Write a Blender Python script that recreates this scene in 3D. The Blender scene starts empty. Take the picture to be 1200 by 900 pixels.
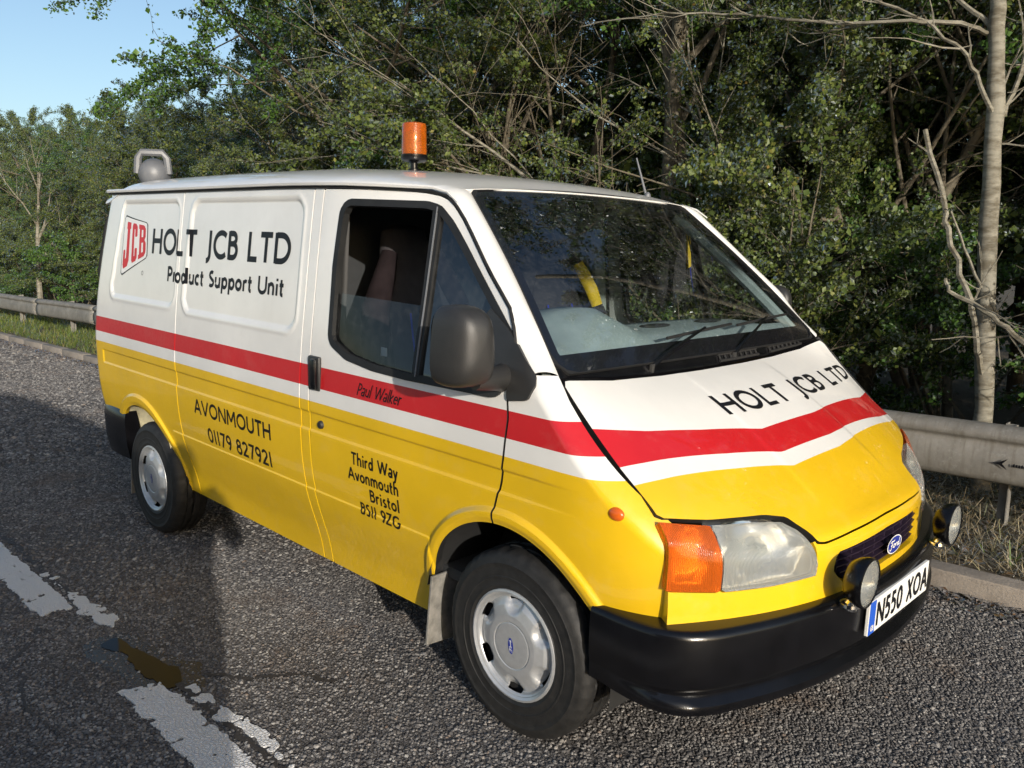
import bpy, bmesh, math, random
import numpy as np
from mathutils import Vector, Matrix
R = math.radians
random.seed(7); np.random.seed(7)
scene = bpy.context.scene
col = scene.collection

# ------------------------------------------------------------------ camera
cam_d = bpy.data.cameras.new("camera"); cam = bpy.data.objects.new("camera", cam_d); col.objects.link(cam)
cam_d.sensor_fit = 'HORIZONTAL'; cam_d.sensor_width = 36.0; cam_d.lens = 36.0*975.81/1200.0
cam_d.clip_start = 0.05; cam_d.clip_end = 3000
YAW, PITCH, ROLL = R(134.51412), R(-8.98411), R(0.34023)
_f = Vector((math.cos(YAW)*math.cos(PITCH), math.sin(YAW)*math.cos(PITCH), math.sin(PITCH)))
_r = Vector((math.sin(YAW), -math.cos(YAW), 0)); _u = _r.cross(_f)
_r2 = _r*math.cos(ROLL)+_u*math.sin(ROLL); _u2 = -_r*math.sin(ROLL)+_u*math.cos(ROLL)
cam.matrix_world = Matrix(((_r2.x,_u2.x,-_f.x,1.78457),(_r2.y,_u2.y,-_f.y,-2.7824),(_r2.z,_u2.z,-_f.z,1.58287),(0,0,0,1)))
scene.camera = cam

# ------------------------------------------------------------------ sky, sun, exposure
SUN_EL = R(13.2); SUN_H = Vector((2.15,-1.0,0)).normalized()
SUN = Vector((SUN_H.x*math.cos(SUN_EL), SUN_H.y*math.cos(SUN_EL), math.sin(SUN_EL)))
world = bpy.data.worlds.new("World"); scene.world = world; world.use_nodes = True
wn = world.node_tree.nodes; wl = world.node_tree.links
sky = wn.new('ShaderNodeTexSky'); sky.sky_type = 'NISHITA'; sky.sun_disc = False
sky.sun_elevation = SUN_EL; sky.sun_rotation = math.atan2(SUN.x, SUN.y)
sky.air_density = 1.0; sky.dust_density = 1.6; sky.ozone_density = 1.8
wl.new(sky.outputs['Color'], wn['Background'].inputs['Color']); wn['Background'].inputs['Strength'].default_value = 0.15
sun_d = bpy.data.lights.new("sun", 'SUN'); sun = bpy.data.objects.new("sun", sun_d); col.objects.link(sun)
sun_d.energy = 3.95; sun_d.angle = R(0.55); sun_d.color = (1.0, 0.93, 0.83)
sun.location = (0,0,20); sun.rotation_euler = SUN.to_track_quat('Z','Y').to_euler()
vs = scene.view_settings; vs.view_transform = 'Standard'; vs.look = 'None'; vs.exposure = 0.24; vs.gamma = 1.0
vs.use_curve_mapping = False

# ------------------------------------------------------------------ materials
class NT:
    def __init__(s, name):
        s.m = bpy.data.materials.new(name); s.m.use_nodes = True; s.t = s.m.node_tree; s.n = s.t.nodes; s.n.clear()
        s.out = s.n.new('ShaderNodeOutputMaterial')
    def add(s, typ, ins=None, **kw):
        nd = s.n.new(typ)
        for k,v in kw.items(): setattr(nd,k,v)
        for k,v in (ins or {}).items():
            if isinstance(v, bpy.types.NodeSocket): s.t.links.new(v, nd.inputs[k])
            else: nd.inputs[k].default_value = v
        return nd
    def link(s,a,b): s.t.links.new(a,b)
    def ramp(s, fac, stops, interp='LINEAR'):
        nd = s.n.new('ShaderNodeValToRGB'); s.t.links.new(fac, nd.inputs[0]); cr = nd.color_ramp; cr.interpolation = interp
        while len(cr.elements) < len(stops): cr.elements.new(0.5)
        for e,(p,c) in zip(cr.elements, stops):
            e.position = p; e.color = (*c,1) if len(c)==3 else c
        return nd.outputs[0]
    def math(s, op, a, b=0.0, clamp=False):
        nd = s.n.new('ShaderNodeMath'); nd.operation = op; nd.use_clamp = clamp
        for i,v in enumerate((a,b)):
            if isinstance(v, bpy.types.NodeSocket): s.t.links.new(v, nd.inputs[i])
            else: nd.inputs[i].default_value = v
        return nd.outputs[0]
    def mix(s, fac, a, b):
        nd = s.n.new('ShaderNodeMix'); nd.data_type = 'RGBA'
        for k,v in ((0,fac),(6,a),(7,b)):
            if isinstance(v, bpy.types.NodeSocket): s.t.links.new(v, nd.inputs[k])
            else: nd.inputs[k].default_value = v if k==0 else (*v,1)
        return nd.outputs[2]
    def noise(s, scale, detail=3, rough=0.5, coord='Object', vec=None, dist=0.0):
        if vec is None:
            vec = s.n.new('ShaderNodeTexCoord').outputs[coord]
        nd = s.add('ShaderNodeTexNoise', {'Vector':vec,'Scale':scale,'Detail':detail,'Roughness':rough,'Distortion':dist})
        return nd.outputs[0]
    def bump(s, h, strength=0.3, dist=0.01):
        return s.add('ShaderNodeBump', {'Height':h,'Strength':strength,'Distance':dist}).outputs[0]
    def bsdf(s, **ins):
        nd = s.n.new('ShaderNodeBsdfPrincipled')
        for k,v in ins.items():
            k = k.replace('_',' ')
            if isinstance(v, bpy.types.NodeSocket): s.t.links.new(v, nd.inputs[k])
            else: nd.inputs[k].default_value = (*v,1) if isinstance(v,tuple) and len(v)==3 else v
        return nd.outputs[0]
    def done(s, shader, disp=None):
        s.t.links.new(shader, s.out.inputs[0]); return s.m
MAT = {}
def paint(name, c, rough=0.34, var=0.05, coat=0.8):
    t = NT(name); n1 = t.noise(2.3,4,0.6); n2 = t.noise(55,3,0.6)
    c2 = tuple(x*(1-var*2.2) for x in c)
    colr = t.mix(t.ramp(n1,[(0.35,(0,0,0)),(0.7,(1,1,1))]), c2, c)
    rg = t.add('ShaderNodeMapRange',{'Value':n2,'From Min':0.3,'From Max':0.7,'To Min':rough-.05,'To Max':rough+.10}).outputs[0]
    dust = t.ramp(t.noise(9,6,0.7),[(0.52,(0,0,0)),(0.78,(.10,.10,.10))])
    colr = t.mix(dust, colr, (0.45,0.40,0.33))
    MAT[name] = t.done(t.bsdf(Base_Color=colr, Roughness=rg, Coat_Weight=coat, Coat_Roughness=0.035, Normal=t.bump(t.noise(1.7,2),0.10,0.03)))
paint('paint_white', (0.80,0.79,0.76)); paint('paint_red', (0.56,0.012,0.016)); paint('paint_yellow', (0.80,0.50,0.010))
def plain(name, c, rough=0.5, metal=0.0, var=0.15, scale=14, bump=0.0, bscale=200, spec=0.5, coat=0.0):
    t = NT(name); n = t.noise(scale,4,0.6)
    colr = t.mix(t.ramp(n,[(0.3,(0,0,0)),(0.7,(1,1,1))]), tuple(x*(1-var) for x in c), tuple(min(1,x*(1+var)) for x in c))
    kw = dict(Base_Color=colr, Roughness=rough, Metallic=metal, Specular_IOR_Level=spec, Coat_Weight=coat)
    if bump: kw['Normal'] = t.bump(t.noise(bscale,3),bump,0.002)
    MAT[name] = t.done(t.bsdf(**kw)); return MAT[name]
plain('black_plastic', (0.004,0.004,0.005), 0.22, var=0.3, bump=0.15, bscale=300)
plain('grey_plastic', (0.027,0.0265,0.026), 0.42, var=0.12, bump=0.35, bscale=420)
plain('rubber_and_gap_shade', (0.012,0.012,0.012), 0.6, var=0.3, bump=0.1)  # seals and blades; also the black that paints shade into panel gaps
plain('tyre_rubber', (0.014,0.0135,0.013), 0.62, var=0.45, scale=30, bump=0.3, bscale=150)
plain('vinyl_black', (0.008,0.008,0.010), 0.45, var=0.2, spec=0.3)
plain('vinyl_red', (0.56,0.012,0.02), 0.4, var=0.1)
plain('vinyl_white', (0.78,0.78,0.76), 0.4, var=0.04)
plain('trim_silver', (0.52,0.53,0.54), 0.36, metal=0.55, var=0.08, scale=40)
plain('steel_dark', (0.03,0.03,0.03), 0.6, metal=0.3)
plain('chrome', (0.75,0.75,0.74), 0.12, metal=1.0, var=0.05)
plain('ford_blue', (0.012,0.03,0.28), 0.3, var=0.05, coat=0.4)
plain('plate_white', (0.80,0.80,0.77), 0.35, var=0.03)
plain('plate_blue', (0.02,0.10,0.55), 0.35, var=0.05)
plain('cloth_dark', (0.035,0.031,0.034), 0.9, var=0.25, bump=0.4, bscale=500)
plain('cloth_brown', (0.016,0.0115,0.0125), 0.95, var=0.3, bump=0.5, bscale=300, spec=0.1)
plain('cloth_blue', (0.02,0.03,0.35), 0.8)
plain('cab_grey', (0.030,0.032,0.034), 0.7, var=0.15)
plain('dash_grey', (0.36,0.42,0.42), 0.55, var=0.10, bump=0.2, bscale=300)
plain('lining', (0.10,0.10,0.105), 0.85)
plain('belt_yellow', (0.75,0.50,0.02), 0.7)
plain('pale_trim', (0.45,0.50,0.46), 0.6)
plain('flap_grey', (0.20,0.19,0.17), 0.85, var=0.35, scale=25, bump=0.4, bscale=90)
plain('liner_cream', (0.55,0.50,0.33), 0.75, var=0.25, scale=18)
plain('lamp_grey', (0.13,0.135,0.145), 0.45, var=0.1)
plain('grille_dark', (0.022,0.014,0.028), 0.4, var=0.5, scale=60)
def glass(name, tint, refl_rough=0.0, base=0.06):
    t = NT(name); fr = t.add('ShaderNodeFresnel',{'IOR':1.52}).outputs[0]
    fac = t.math('ADD', t.math('MULTIPLY', fr, 1.0), base*0.35, True)
    tr = t.add('ShaderNodeBsdfTransparent',{'Color':(*tint,1)}).outputs[0]
    gl = t.add('ShaderNodeBsdfGlossy',{'Color':(1,1,1,1),'Roughness':refl_rough}).outputs[0]
    mx = t.add('ShaderNodeMixShader',{0:fac,1:tr,2:gl}).outputs[0]
    # a thin film of dust
    d = t.ramp(t.noise(30,6,0.75),[(0.45,(0,0,0)),(0.8,(.05,.05,.05))])
    df = t.add('ShaderNodeBsdfDiffuse',{'Color':(0.5,0.5,0.5,1)}).outputs[0]
    MAT[name] = t.done(t.add('ShaderNodeMixShader',{0:d,1:mx,2:df}).outputs[0])
glass('glass_screen',(0.80,0.86,0.86),0.0,0.12); glass('glass_side',(0.62,0.67,0.69),0.0,0.15);glass('glass_door',(0.84,0.88,0.88),0.0,0.0); glass('glass_clear',(0.90,0.92,0.90),0.03,0.1)
def lens(name, c, trans, rough, scale, axis, strength):
    t = NT(name); tc = t.n.new('ShaderNodeTexCoord').outputs['Object']
    w = t.add('ShaderNodeTexWave',{'Vector':tc,'Scale':scale,'Distortion':0.0}, wave_type='BANDS', bands_direction=axis).outputs[1]
    dirt = t.ramp(t.noise(40,5,0.7),[(0.4,(0,0,0)),(0.8,(1,1,1))])
    rg = t.math('ADD', t.math('MULTIPLY',dirt,0.06), rough)
    MAT[name] = t.done(t.bsdf(Base_Color=c, Roughness=rg, Transmission_Weight=trans, IOR=1.35, Normal=t.bump(w,strength,0.003), Coat_Weight=0.6, Coat_Roughness=0.05))
lens('lens_clear',(0.88,0.90,0.85),0.70,0.10,75,'Y',0.9); lens('lens_amber',(0.85,0.16,0.01),0.55,0.12,60,'Y',0.6)
lens('lens_beacon',(0.75,0.17,0.01),0.65,0.1,40,'Z',0.3)
plain('amber_solid',(0.75,0.13,0.01),0.3,coat=0.5)

# ------------------------------------------------------------------ object helpers
def link(o, parent=None, body=False):
    col.objects.link(o)
    if parent is not None: o.parent = parent
    return o
def tag(o, label=None, cat=None, group=None, kind=None):
    if label: o['label'] = label
    if cat: o['category'] = cat
    if group: o['group'] = group
    if kind: o['kind'] = kind
    return o
def empty(name, loc=(0,0,0), parent=None):
    o = bpy.data.objects.new(name, None); o.empty_display_size = 0.2; o.location = loc; return link(o, parent)
def mesh_obj(name, verts, faces, mat, parent=None, smooth=False, mats=None, midx=None, normals=None):
    me = bpy.data.meshes.new(name); me.from_pydata([tuple(map(float,v)) for v in verts], [], [tuple(map(int,f)) for f in faces])
    for m in (mats or [mat]): me.materials.append(MAT[m] if isinstance(m,str) else m)
    if midx is not None: me.polygons.foreach_set('material_index', list(map(int,midx)))
    if smooth: me.polygons.foreach_set('use_smooth', [True]*len(me.polygons))
    me.update()
    if normals is not None: me.normals_split_custom_set_from_vertices([tuple(map(float,n)) for n in normals])
    return link(bpy.data.objects.new(name, me), parent)
def bm_obj(name, bm, mat, parent=None, smooth=False, mats=None):
    bmesh.ops.recalc_face_normals(bm, faces=bm.faces[:])
    me = bpy.data.meshes.new(name); bm.to_mesh(me); bm.free()
    for m in (mats or [mat]): me.materials.append(MAT[m] if isinstance(m,str) else m)
    if smooth:
        me.polygons.foreach_set('use_smooth', [True]*len(me.polygons))
        try: me.set_sharp_from_angle(angle=R(38))
        except Exception: pass
    return link(bpy.data.objects.new(name, me), parent)
def add_box(bm, lo, hi, bevel=0.0, mtx=None, seg=2):
    vs_ = bmesh.ops.create_cube(bm, size=1.0)['verts']
    for v in vs_: v.co = Vector([(lo[i]+hi[i])/2+v.co[i]*(hi[i]-lo[i]) for i in range(3)])
    if bevel > 0:
        es = list({e for v in vs_ for e in v.link_edges})
        r_ = bmesh.ops.bevel(bm, geom=es, offset=bevel, segments=seg, profile=0.5, affect='EDGES')
        vs_ = list({v for f in r_['faces'] for v in f.verts} | {v for v in vs_ if v.is_valid})
    if mtx is not None:
        for v in vs_: v.co = mtx @ v.co
    return vs_
def add_tube(bm, pts, rad, n=8, cap=True, flat=1.0):
    pts = [Vector(p) for p in pts]; rad = rad if isinstance(rad,(list,tuple)) else [rad]*len(pts); rings=[]
    prev = None
    for i,p in enumerate(pts):
        t = (pts[min(i+1,len(pts)-1)]-pts[max(i-1,0)]).normalized()
        if prev is None: a = t.orthogonal().normalized()
        else:
            a = (prev - t*prev.dot(t))
            a = a.normalized() if a.length>1e-6 else t.orthogonal().normalized()
        prev = a; b_ = t.cross(a)
        rings.append([bm.verts.new(p+(a*math.cos(k*2*math.pi/n)+b_*math.sin(k*2*math.pi/n)*flat)*rad[i]) for k in range(n)])
    for i in range(len(rings)-1):
        for k in range(n): bm.faces.new((rings[i][k],rings[i][(k+1)%n],rings[i+1][(k+1)%n],rings[i+1][k]))
    if cap:
        bm.faces.new(rings[0][::-1]); bm.faces.new(rings[-1])
def add_lathe(bm, prof, n=32, mtx=None, cap=False):
    """prof: (radius, axial) pairs, turned about local Z."""
    rings=[]
    for r,z in prof:
        rings.append([bm.verts.new((mtx or Matrix()) @ Vector((r*math.cos(k*2*math.pi/n), r*math.sin(k*2*math.pi/n), z))) for k in range(n)])
    for i in range(len(rings)-1):
        for k in range(n): bm.faces.new((rings[i][k],rings[i][(k+1)%n],rings[i+1][(k+1)%n],rings[i+1][k]))
    if cap: bm.faces.new(rings[0][::-1]); bm.faces.new(rings[-1])
def pchip(xs,ys):
    xs=np.array(xs,float);ys=np.array(ys,float);h=np.diff(xs);d=np.diff(ys)/h;m=np.zeros_like(xs)
    for i in range(1,len(xs)-1):
        if d[i-1]*d[i]>0:
            w1=2*h[i]+h[i-1];w2=h[i]+2*h[i-1];m[i]=(w1+w2)/(w1/d[i-1]+w2/d[i])
    m[0]=d[0];m[-1]=d[-1]
    def f(x):
        x=np.clip(np.asarray(x,float),xs[0],xs[-1]);i=np.clip(np.searchsorted(xs,x)-1,0,len(xs)-2);t=(x-xs[i])/h[i]
        return (2*t**3-3*t**2+1)*ys[i]+(t**3-2*t**2+t)*h[i]*m[i]+(-2*t**3+3*t**2)*ys[i+1]+(t**3-t**2)*h[i]*m[i+1]
    return f
def sstep(a,b,x):
    t=np.clip((np.asarray(x,float)-a)/(b-a),0,1); return t*t*(3-2*t)
def poly_sd(P):
    """signed distance, positive inside the polygon"""
    P=np.array(P,float); Q=np.roll(P,-1,0)
    def f(u,v):
        u=np.asarray(u,float);v=np.asarray(v,float);shape=u.shape;u=u.ravel();v=v.ravel()
        best=np.full(u.shape,1e9);ins=np.zeros(u.shape,bool)
        for (ax,ay),(bx,by) in zip(P,Q):
            ex,ey=bx-ax,by-ay;wx,wy=u-ax,v-ay
            t=np.clip((wx*ex+wy*ey)/(ex*ex+ey*ey+1e-12),0,1)
            best=np.minimum(best,(wx-ex*t)**2+(wy-ey*t)**2)
            cnd=((ay>v)!=(by>v))
            with np.errstate(divide='ignore',invalid='ignore'):
                xi=(bx-ax)*(v-ay)/(by-ay)+ax
            ins^=cnd&(u<xi)
        d=np.sqrt(best);return np.where(ins,d,-d).reshape(shape)
    return f
def round_sd(P,r):
    """polygon with corners rounded by r"""
    base=poly_sd(P)
    g=poly_sd(inset(P,r))
    return lambda u,v: g(u,v)+r
def inset(P,r):
    P=np.array(P,float);n=len(P)
    area=sum(P[i][0]*P[(i+1)%n][1]-P[(i+1)%n][0]*P[i][1] for i in range(n))
    sg=1 if area>0 else -1; out=[]
    for i in range(n):
        a=P[i]-P[i-1];b=P[(i+1)%n]-P[i];a=a/np.linalg.norm(a);b=b/np.linalg.norm(b)
        na=np.array([-a[1],a[0]])*sg;nb=np.array([-b[1],b[0]])*sg
        k=na+nb;k=k/max(0.35,(1+na@nb));out.append(P[i]+k*r)
    return np.array(out)
class Cutter:
    """a parameter-plane mesh that can be cut and scored along scalar fields"""
    def __init__(s, us, vs):
        us=np.array(us,float);vs=np.array(vs,float);U,V=np.meshgrid(us,vs,indexing='ij')
        s.u=U.ravel();s.v=V.ravel();nv=len(vs)
        i,j=np.meshgrid(np.arange(len(us)-1),np.arange(nv-1),indexing='ij');a=(i*nv+j).ravel()
        s.polys=np.stack([a,a+nv,a+nv+1,a+1],1).tolist()
    @staticmethod
    def from_polys(uv, polys):
        s=Cutter.__new__(Cutter);uv=np.array(uv,float);s.u=uv[:,0].copy();s.v=uv[:,1].copy();s.polys=[list(p) for p in polys];return s
    def cut(s, field, keep=True):
        """keep=True drops field<0; keep=False only scores the line"""
        g=np.asarray(field(s.u,s.v),float);g=np.where(np.abs(g)<1e-7,1e-7,g);pos=(g>0)
        edges={};res=[];cross=[]
        pl=pos.tolist()
        for p in s.polys:
            k=sum(pl[i] for i in p)
            if k==len(p): res.append(p)
            elif k==0:
                if not keep: res.append(p)
            else: cross.append(p)
        for p in cross:
            for a,b in zip(p,p[1:]+p[:1]):
                if pl[a]!=pl[b]:
                    key=(a,b) if a<b else (b,a)
                    if key not in edges: edges[key]=len(edges)
        if edges:
            E=np.array(list(edges.keys()));a,b=E[:,0],E[:,1];lo=np.zeros(len(E));hi=np.ones(len(E));glo=g[a];ghi=g[b]
            for _ in range(6):
                t=lo+(hi-lo)*np.clip(glo/(glo-ghi),0.02,0.98)
                gm=np.asarray(field(s.u[a]+(s.u[b]-s.u[a])*t,s.v[a]+(s.v[b]-s.v[a])*t),float)
                same=(gm>0)==(glo>0);lo=np.where(same,t,lo);glo=np.where(same,gm,glo);hi=np.where(same,hi,t);ghi=np.where(same,ghi,gm)
            t=(lo+hi)/2;base=len(s.u)
            s.u=np.concatenate([s.u,s.u[a]+(s.u[b]-s.u[a])*t]);s.v=np.concatenate([s.v,s.v[a]+(s.v[b]-s.v[a])*t])
            for p in cross:
                A=[];B=[]
                for i,j in zip(p,p[1:]+p[:1]):
                    (A if pl[i] else B).append(i)
                    if pl[i]!=pl[j]:
                        m=base+edges[(i,j) if i<j else (j,i)];A.append(m);B.append(m)
                if len(A)>2: res.append(A)
                if not keep and len(B)>2: res.append(B)
        s.polys=res;return s
    def compact(s):
        used=sorted({i for p in s.polys for i in p});mp={o:k for k,o in enumerate(used)}
        s.u=s.u[used];s.v=s.v[used];s.polys=[[mp[i] for i in p] for p in s.polys];return s
def surf_normals(fn,u,v,e=0.0012):
    a=fn(u+e,v)-fn(u-e,v);b=fn(u,v+e)-fn(u,v-e);n=np.cross(a,b);return n/np.maximum(np.linalg.norm(n,axis=1,keepdims=True),1e-12)
def patch(name, cut, fn, mats, parent, matfn=None, flange=0.018, flip=False, lift=0.0, fmat=None):
    cut.compact();u,v=cut.u,cut.v
    if len(cut.polys)==0: return None
    P=fn(u,v);N=surf_normals(fn,u,v)
    if flip: N=-N
    if lift: P=P+N*lift
    polys=cut.polys;polys=[p[::-1] for p in polys] if flip else [list(p) for p in polys]
    mi=[0]*len(polys)
    if matfn is not None:
        cu=np.array([u[p].mean() for p in polys]);cv=np.array([v[p].mean() for p in polys]);mi=list(np.asarray(matfn(cu,cv)).astype(int))
    verts=[P];norms=[N]
    if flange>0:
        cnt={}
        for k,p in enumerate(polys):
            for a,b in zip(p,p[1:]+p[:1]):
                key=(min(a,b),max(a,b));cnt.setdefault(key,[]).append((a,b,k))
        bd=[x[0] for x in cnt.values() if len(x)==1]
        top={};bot={};base=len(P);nP=[];nN=[]
        for a,b,k in bd:
            q=[]
            e=P[b]-P[a];nn=np.cross(e,N[a]);L=np.linalg.norm(nn);nn=nn/L if L>1e-12 else N[a]
            for w in (b,a):
                q.append(base+len(nP));nP.append(P[w]);nN.append(nn)
            for w in (a,b):
                q.append(base+len(nP));nP.append(P[w]-N[w]*flange);nN.append(nn)
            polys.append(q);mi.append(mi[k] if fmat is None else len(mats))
        if nP: verts.append(np.array(nP));norms.append(np.array(nN))
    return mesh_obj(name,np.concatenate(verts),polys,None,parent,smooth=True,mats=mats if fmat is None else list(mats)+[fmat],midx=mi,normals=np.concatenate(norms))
def lines(a,b,step,extra=()):
    n=max(1,int(round((b-a)/step)));x=list(np.linspace(a,b,n+1))+[e for e in extra if a<e<b]
    x=sorted(x);o=[x[0]]
    for k in x[1:]:
        if k-o[-1]>1e-4:o.append(k)
    return o
# ================================================================== THE VAN (body frame: x forward, y left, z up)
TILT = R(1.65)
van = empty('panel_van', (0,0,0))
tag(van, 'white, red and yellow panel van with amber roof beacon parked beside the kerb', 'van')
def part(o):
    if o is not None: o.rotation_euler = (0,TILT,0)
    return o
Yp = pchip([.15,.32,.42,.52,.62,.75,.95,1.12,1.4,1.65,1.9],[.855,.885,.915,.945,.967,.98,.985,.975,.945,.915,.88])
zedge = pchip([.0,.105,.229,.332,.486,.56],[1.31,1.204,1.077,.985,.86,.80])
P1 = round_sd([(-3.33,1.225),(-2.465,1.225),(-2.465,1.765),(-3.27,1.765)],.07)
P2 = round_sd([(-2.365,1.215),(-1.30,1.215),(-1.30,1.765),(-2.32,1.765)],.08)
ARC_R=(-2.95,.27,.365,.435); ARC_F=(-.04,.31,.412,.468)
SW = lambda z: sstep(.822,.834,z)*(1-sstep(.897,.909,z))
def Yside(u,z):
    y = Yp(z).copy()
    # pressings, swages, ledges, arch lips
    for P in (P1,P2):
        d=P(u,z); y -= .009*sstep(.0,.022,d); y += .003*np.exp(-((d+.010)/.010)**2)
    y -= .007*SW(z)*sstep(-3.43,-3.41,u)*(1-sstep(-.02,.30,u))
    y += .006*(1-sstep(.560,.572,z))*sstep(-2.56,-2.54,u)*(1-sstep(-.44,-.425,u))
    for (cx,cz,ri,ro) in (ARC_R,ARC_F):
        r=np.hypot(u-cx,z-cz); y += .014*(1-sstep(ro-.022,ro,r)) - .006*(1-sstep(ri-.002,ri+.022,r))
    y -= .08*np.clip((u-.12)/.40,0,2)**3
    y -= .12*sstep(-1.15,-.35,u)*np.clip((z-1.15)/.62,0,1)
    d=np.clip(zedge(u)-z,0,1); y -= np.where(u>-.02, .062*np.clip(1-d/.085,0,1)**2, 0)*sstep(-.02,.10,u)
    return y
leanR = pchip([.2,.95,1.15,1.85],[0,0,.012,.155])
def side_fn(sg):
    def fn(u,v):
        y=Yside(np.maximum(u,-3.5),v);x=u.copy();k=u<-3.5
        ph=np.clip((-3.5-u)/.12,0,math.pi/2)
        x=np.where(k,-3.5-.12*np.sin(ph),x);y=np.where(k,y-.12*(1-np.cos(ph)),y)
        x=x+leanR(v)*sstep(-3.0,-3.5,u)
        return np.stack([x,sg*y,v],-1)
    return fn
LIV=['paint_yellow','paint_white','paint_red']
liv=lambda u,v: np.where(v<.95,0,np.where(v<1.009,1,np.where(v<1.096,2,1)))
DOOR=[(-1.17,.15),(-1.17,1.797),(-.80,1.79),(-.64,1.777),(-.57,1.766),(-.52,1.748),(-.44,1.682),(-.258,1.512),(-.126,1.405),(-.10,1.375),(-.072,1.306),(-.062,1.254),(-.056,1.2),(-.036,1.07),(-.046,.95),(-.059,.86),(-.085,.77),(-.09,.15)]
WIN=[(-.06,1.13),(-.062,1.31),(-.107,1.347),(-.203,1.428),(-.319,1.527),(-.488,1.675),(-.56,1.727),(-.62,1.741),(-1.045,1.752),(-1.058,1.5),(-1.045,1.20),(-.92,1.150),(-.75,1.130),(-.55,1.124)]
door_sd=poly_sd(DOOR); win_sd=round_sd(WIN,.06)
zl=(.225,.56,.566,.572,.822,.828,.834,.897,.903,.909,.95,1.009,1.096)
arcR=lambda u,v: np.hypot(u-ARC_R[0],v-ARC_R[1])-ARC_R[2]
arcF=lambda u,v: np.hypot(u-ARC_F[0],v-ARC_F[1])-ARC_F[2]
G=.0042
panels={}
for sg in (-1,1):
    fn=side_fn(sg);fl=(sg>0);sfx='' 
    st=.015 if sg<0 else .035
    def score_arch(c,A):
        for rr in (A[2]+.006,A[2]+.012,A[2]+.018,A[2]+.024,A[3]-.022,A[3]-.016,A[3]-.011,A[3]-.006,A[3]): c.cut(lambda u,v:np.hypot(u-A[0],v-A[1])-rr,False)
        return c
    # rear quarter
    c=Cutter(lines(-3.5-.12*math.pi/2,-2.425-G,st,(-3.43,-3.41,-3.5,-3.53,-3.56,-3.59,-3.62,-3.65)),lines(.225,1.812,st,zl))
    c.cut(arcR);score_arch(c,ARC_R)
    c.cut(lambda u,v: np.where(u<-2.95,v-.40,1.0))
    for d in (.0,.022,-.02): c.cut(lambda u,v:P1(u,v)-d,False)
    rq=part(patch('rear_quarter_panel',c,fn,LIV,van,liv,.02,fl)); panels[('rq',sg)]=rq
    # load side panel
    c=Cutter(lines(-2.6,-1.238-G,st,()),lines(.225,1.812,st,zl));c.cut(arcR);score_arch(c,ARC_R);c.cut(lambda u,v:u+2.425-G)
    for d in (.0,.022,-.02): c.cut(lambda u,v:P2(u,v)-d,False)
    panels[('sp',sg)]=part(patch('side_load_panel',c,fn,LIV,van,liv,.02,fl))
    # pillar strip
    c=Cutter(lines(-1.238+G,-1.17-G,.03),lines(.225,1.812,st,zl))
    panels[('bp',sg)]=part(patch('centre_pillar',c,fn,LIV,van,liv,.02,fl))
    # door
    c=Cutter(lines(-1.175,-.02,st,(-.44,-.432,-.425)),lines(.225,1.80,st,zl));c.cut(lambda u,v:door_sd(u,v)-G);c.cut(lambda u,v:-win_sd(u,v));c.cut(arcF);score_arch(c,ARC_F)
    panels[('door',sg)]=part(patch('door',c,fn,LIV,van,liv,.035,fl,fmat='rubber_and_gap_shade'))  # black flange: shade of the door gap put into the colour
    # wing
    c=Cutter(lines(-.10,.56,st*.8),lines(.40,1.22,st*.8,zl));c.cut(lambda u,v:-door_sd(u,v)-G);c.cut(lambda u,v:np.where(v<1.8,u+.14,-1));c.cut(arcF);score_arch(c,ARC_F)
    c.cut(lambda u,v: np.minimum(1.216-v, np.where(u>.06,zedge(u)-v-.002,1)));c.cut(lambda u,v:.502+(.87-v)*.115-u)
    c.cut(lambda u,v: np.where(u>.2,v-.5,v-.45));c.cut(lambda u,v:u+.10)
    c.cut(lambda u,v:zedge(u)-v-.03,False);c.cut(lambda u,v:zedge(u)-v-.06,False);c.cut(lambda u,v:zedge(u)-v-.09,False)
    panels[('wing',sg)]=part(patch('front_wing',c,fn,LIV,van,liv,.03,fl,fmat='rubber_and_gap_shade'))  # wing edge faces coloured black to stand in for gap shadow
# ---------------- front surface
xe=pchip([.40,.60,.70,.80,.86,.985,1.077,1.204,1.26],[.55,.55,.545,.53,.486,.332,.229,.105,.06])
xc=pchip([.40,.55,.65,.72,.758,.80,.90,1.0,1.10,1.17,1.20,1.26],[.80,.80,.797,.79,.77,.71,.575,.435,.27,.125,.06,-.05])
def Xf(y,z):
    a=np.clip(np.abs(y)/.9,0,1.05);ex=2.4;x=xe(z)+(xc(z)-xe(z))*(1-a**ex)
    return x
def Xbon(y,z):
    # raised centre of the bonnet with soft creases
    return Xf(y,z)+.006*(1-sstep(.26,.30,np.abs(y)))*sstep(.80,.90,z)*(1-sstep(1.14,1.18,z)) - .004*sstep(.80,.885,np.abs(y))
front_fn=lambda y,z: np.stack([Xf(y,z),y,z],-1)
bon_fn=lambda y,z: np.stack([Xbon(y,z)+.004,y,z],-1)
def sym(half): # half: list of (|y|,z) running from centre to the right edge and back
    return [( -a,b) for a,b in half]+[(a,b) for a,b in half[::-1]]
BON=[(0,.752),(.24,.748),(.395,.741),(.428,.747),(.441,.776),(.475,.814),(.55,.829),(.75,.842),(.899,.862),(.899,1.204),(.86,1.203),(.66,1.184),(.4,1.175),(.15,1.172),(0,1.172)]
BON_P=[(-a,b) for a,b in BON]+[(a,b) for a,b in BON[::-1][1:-1]]
RT=lambda y:np.interp(y,[-.9,-.71,-.5,-.22,.17,.73,.9],[.230,.296,.352,.414,.411,.367,.325])
RB=lambda y:np.interp(y,[-.9,-.725,-.486,-.233,.133,.727,.9],[.338,.381,.443,.501,.499,.457,.43])
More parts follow.
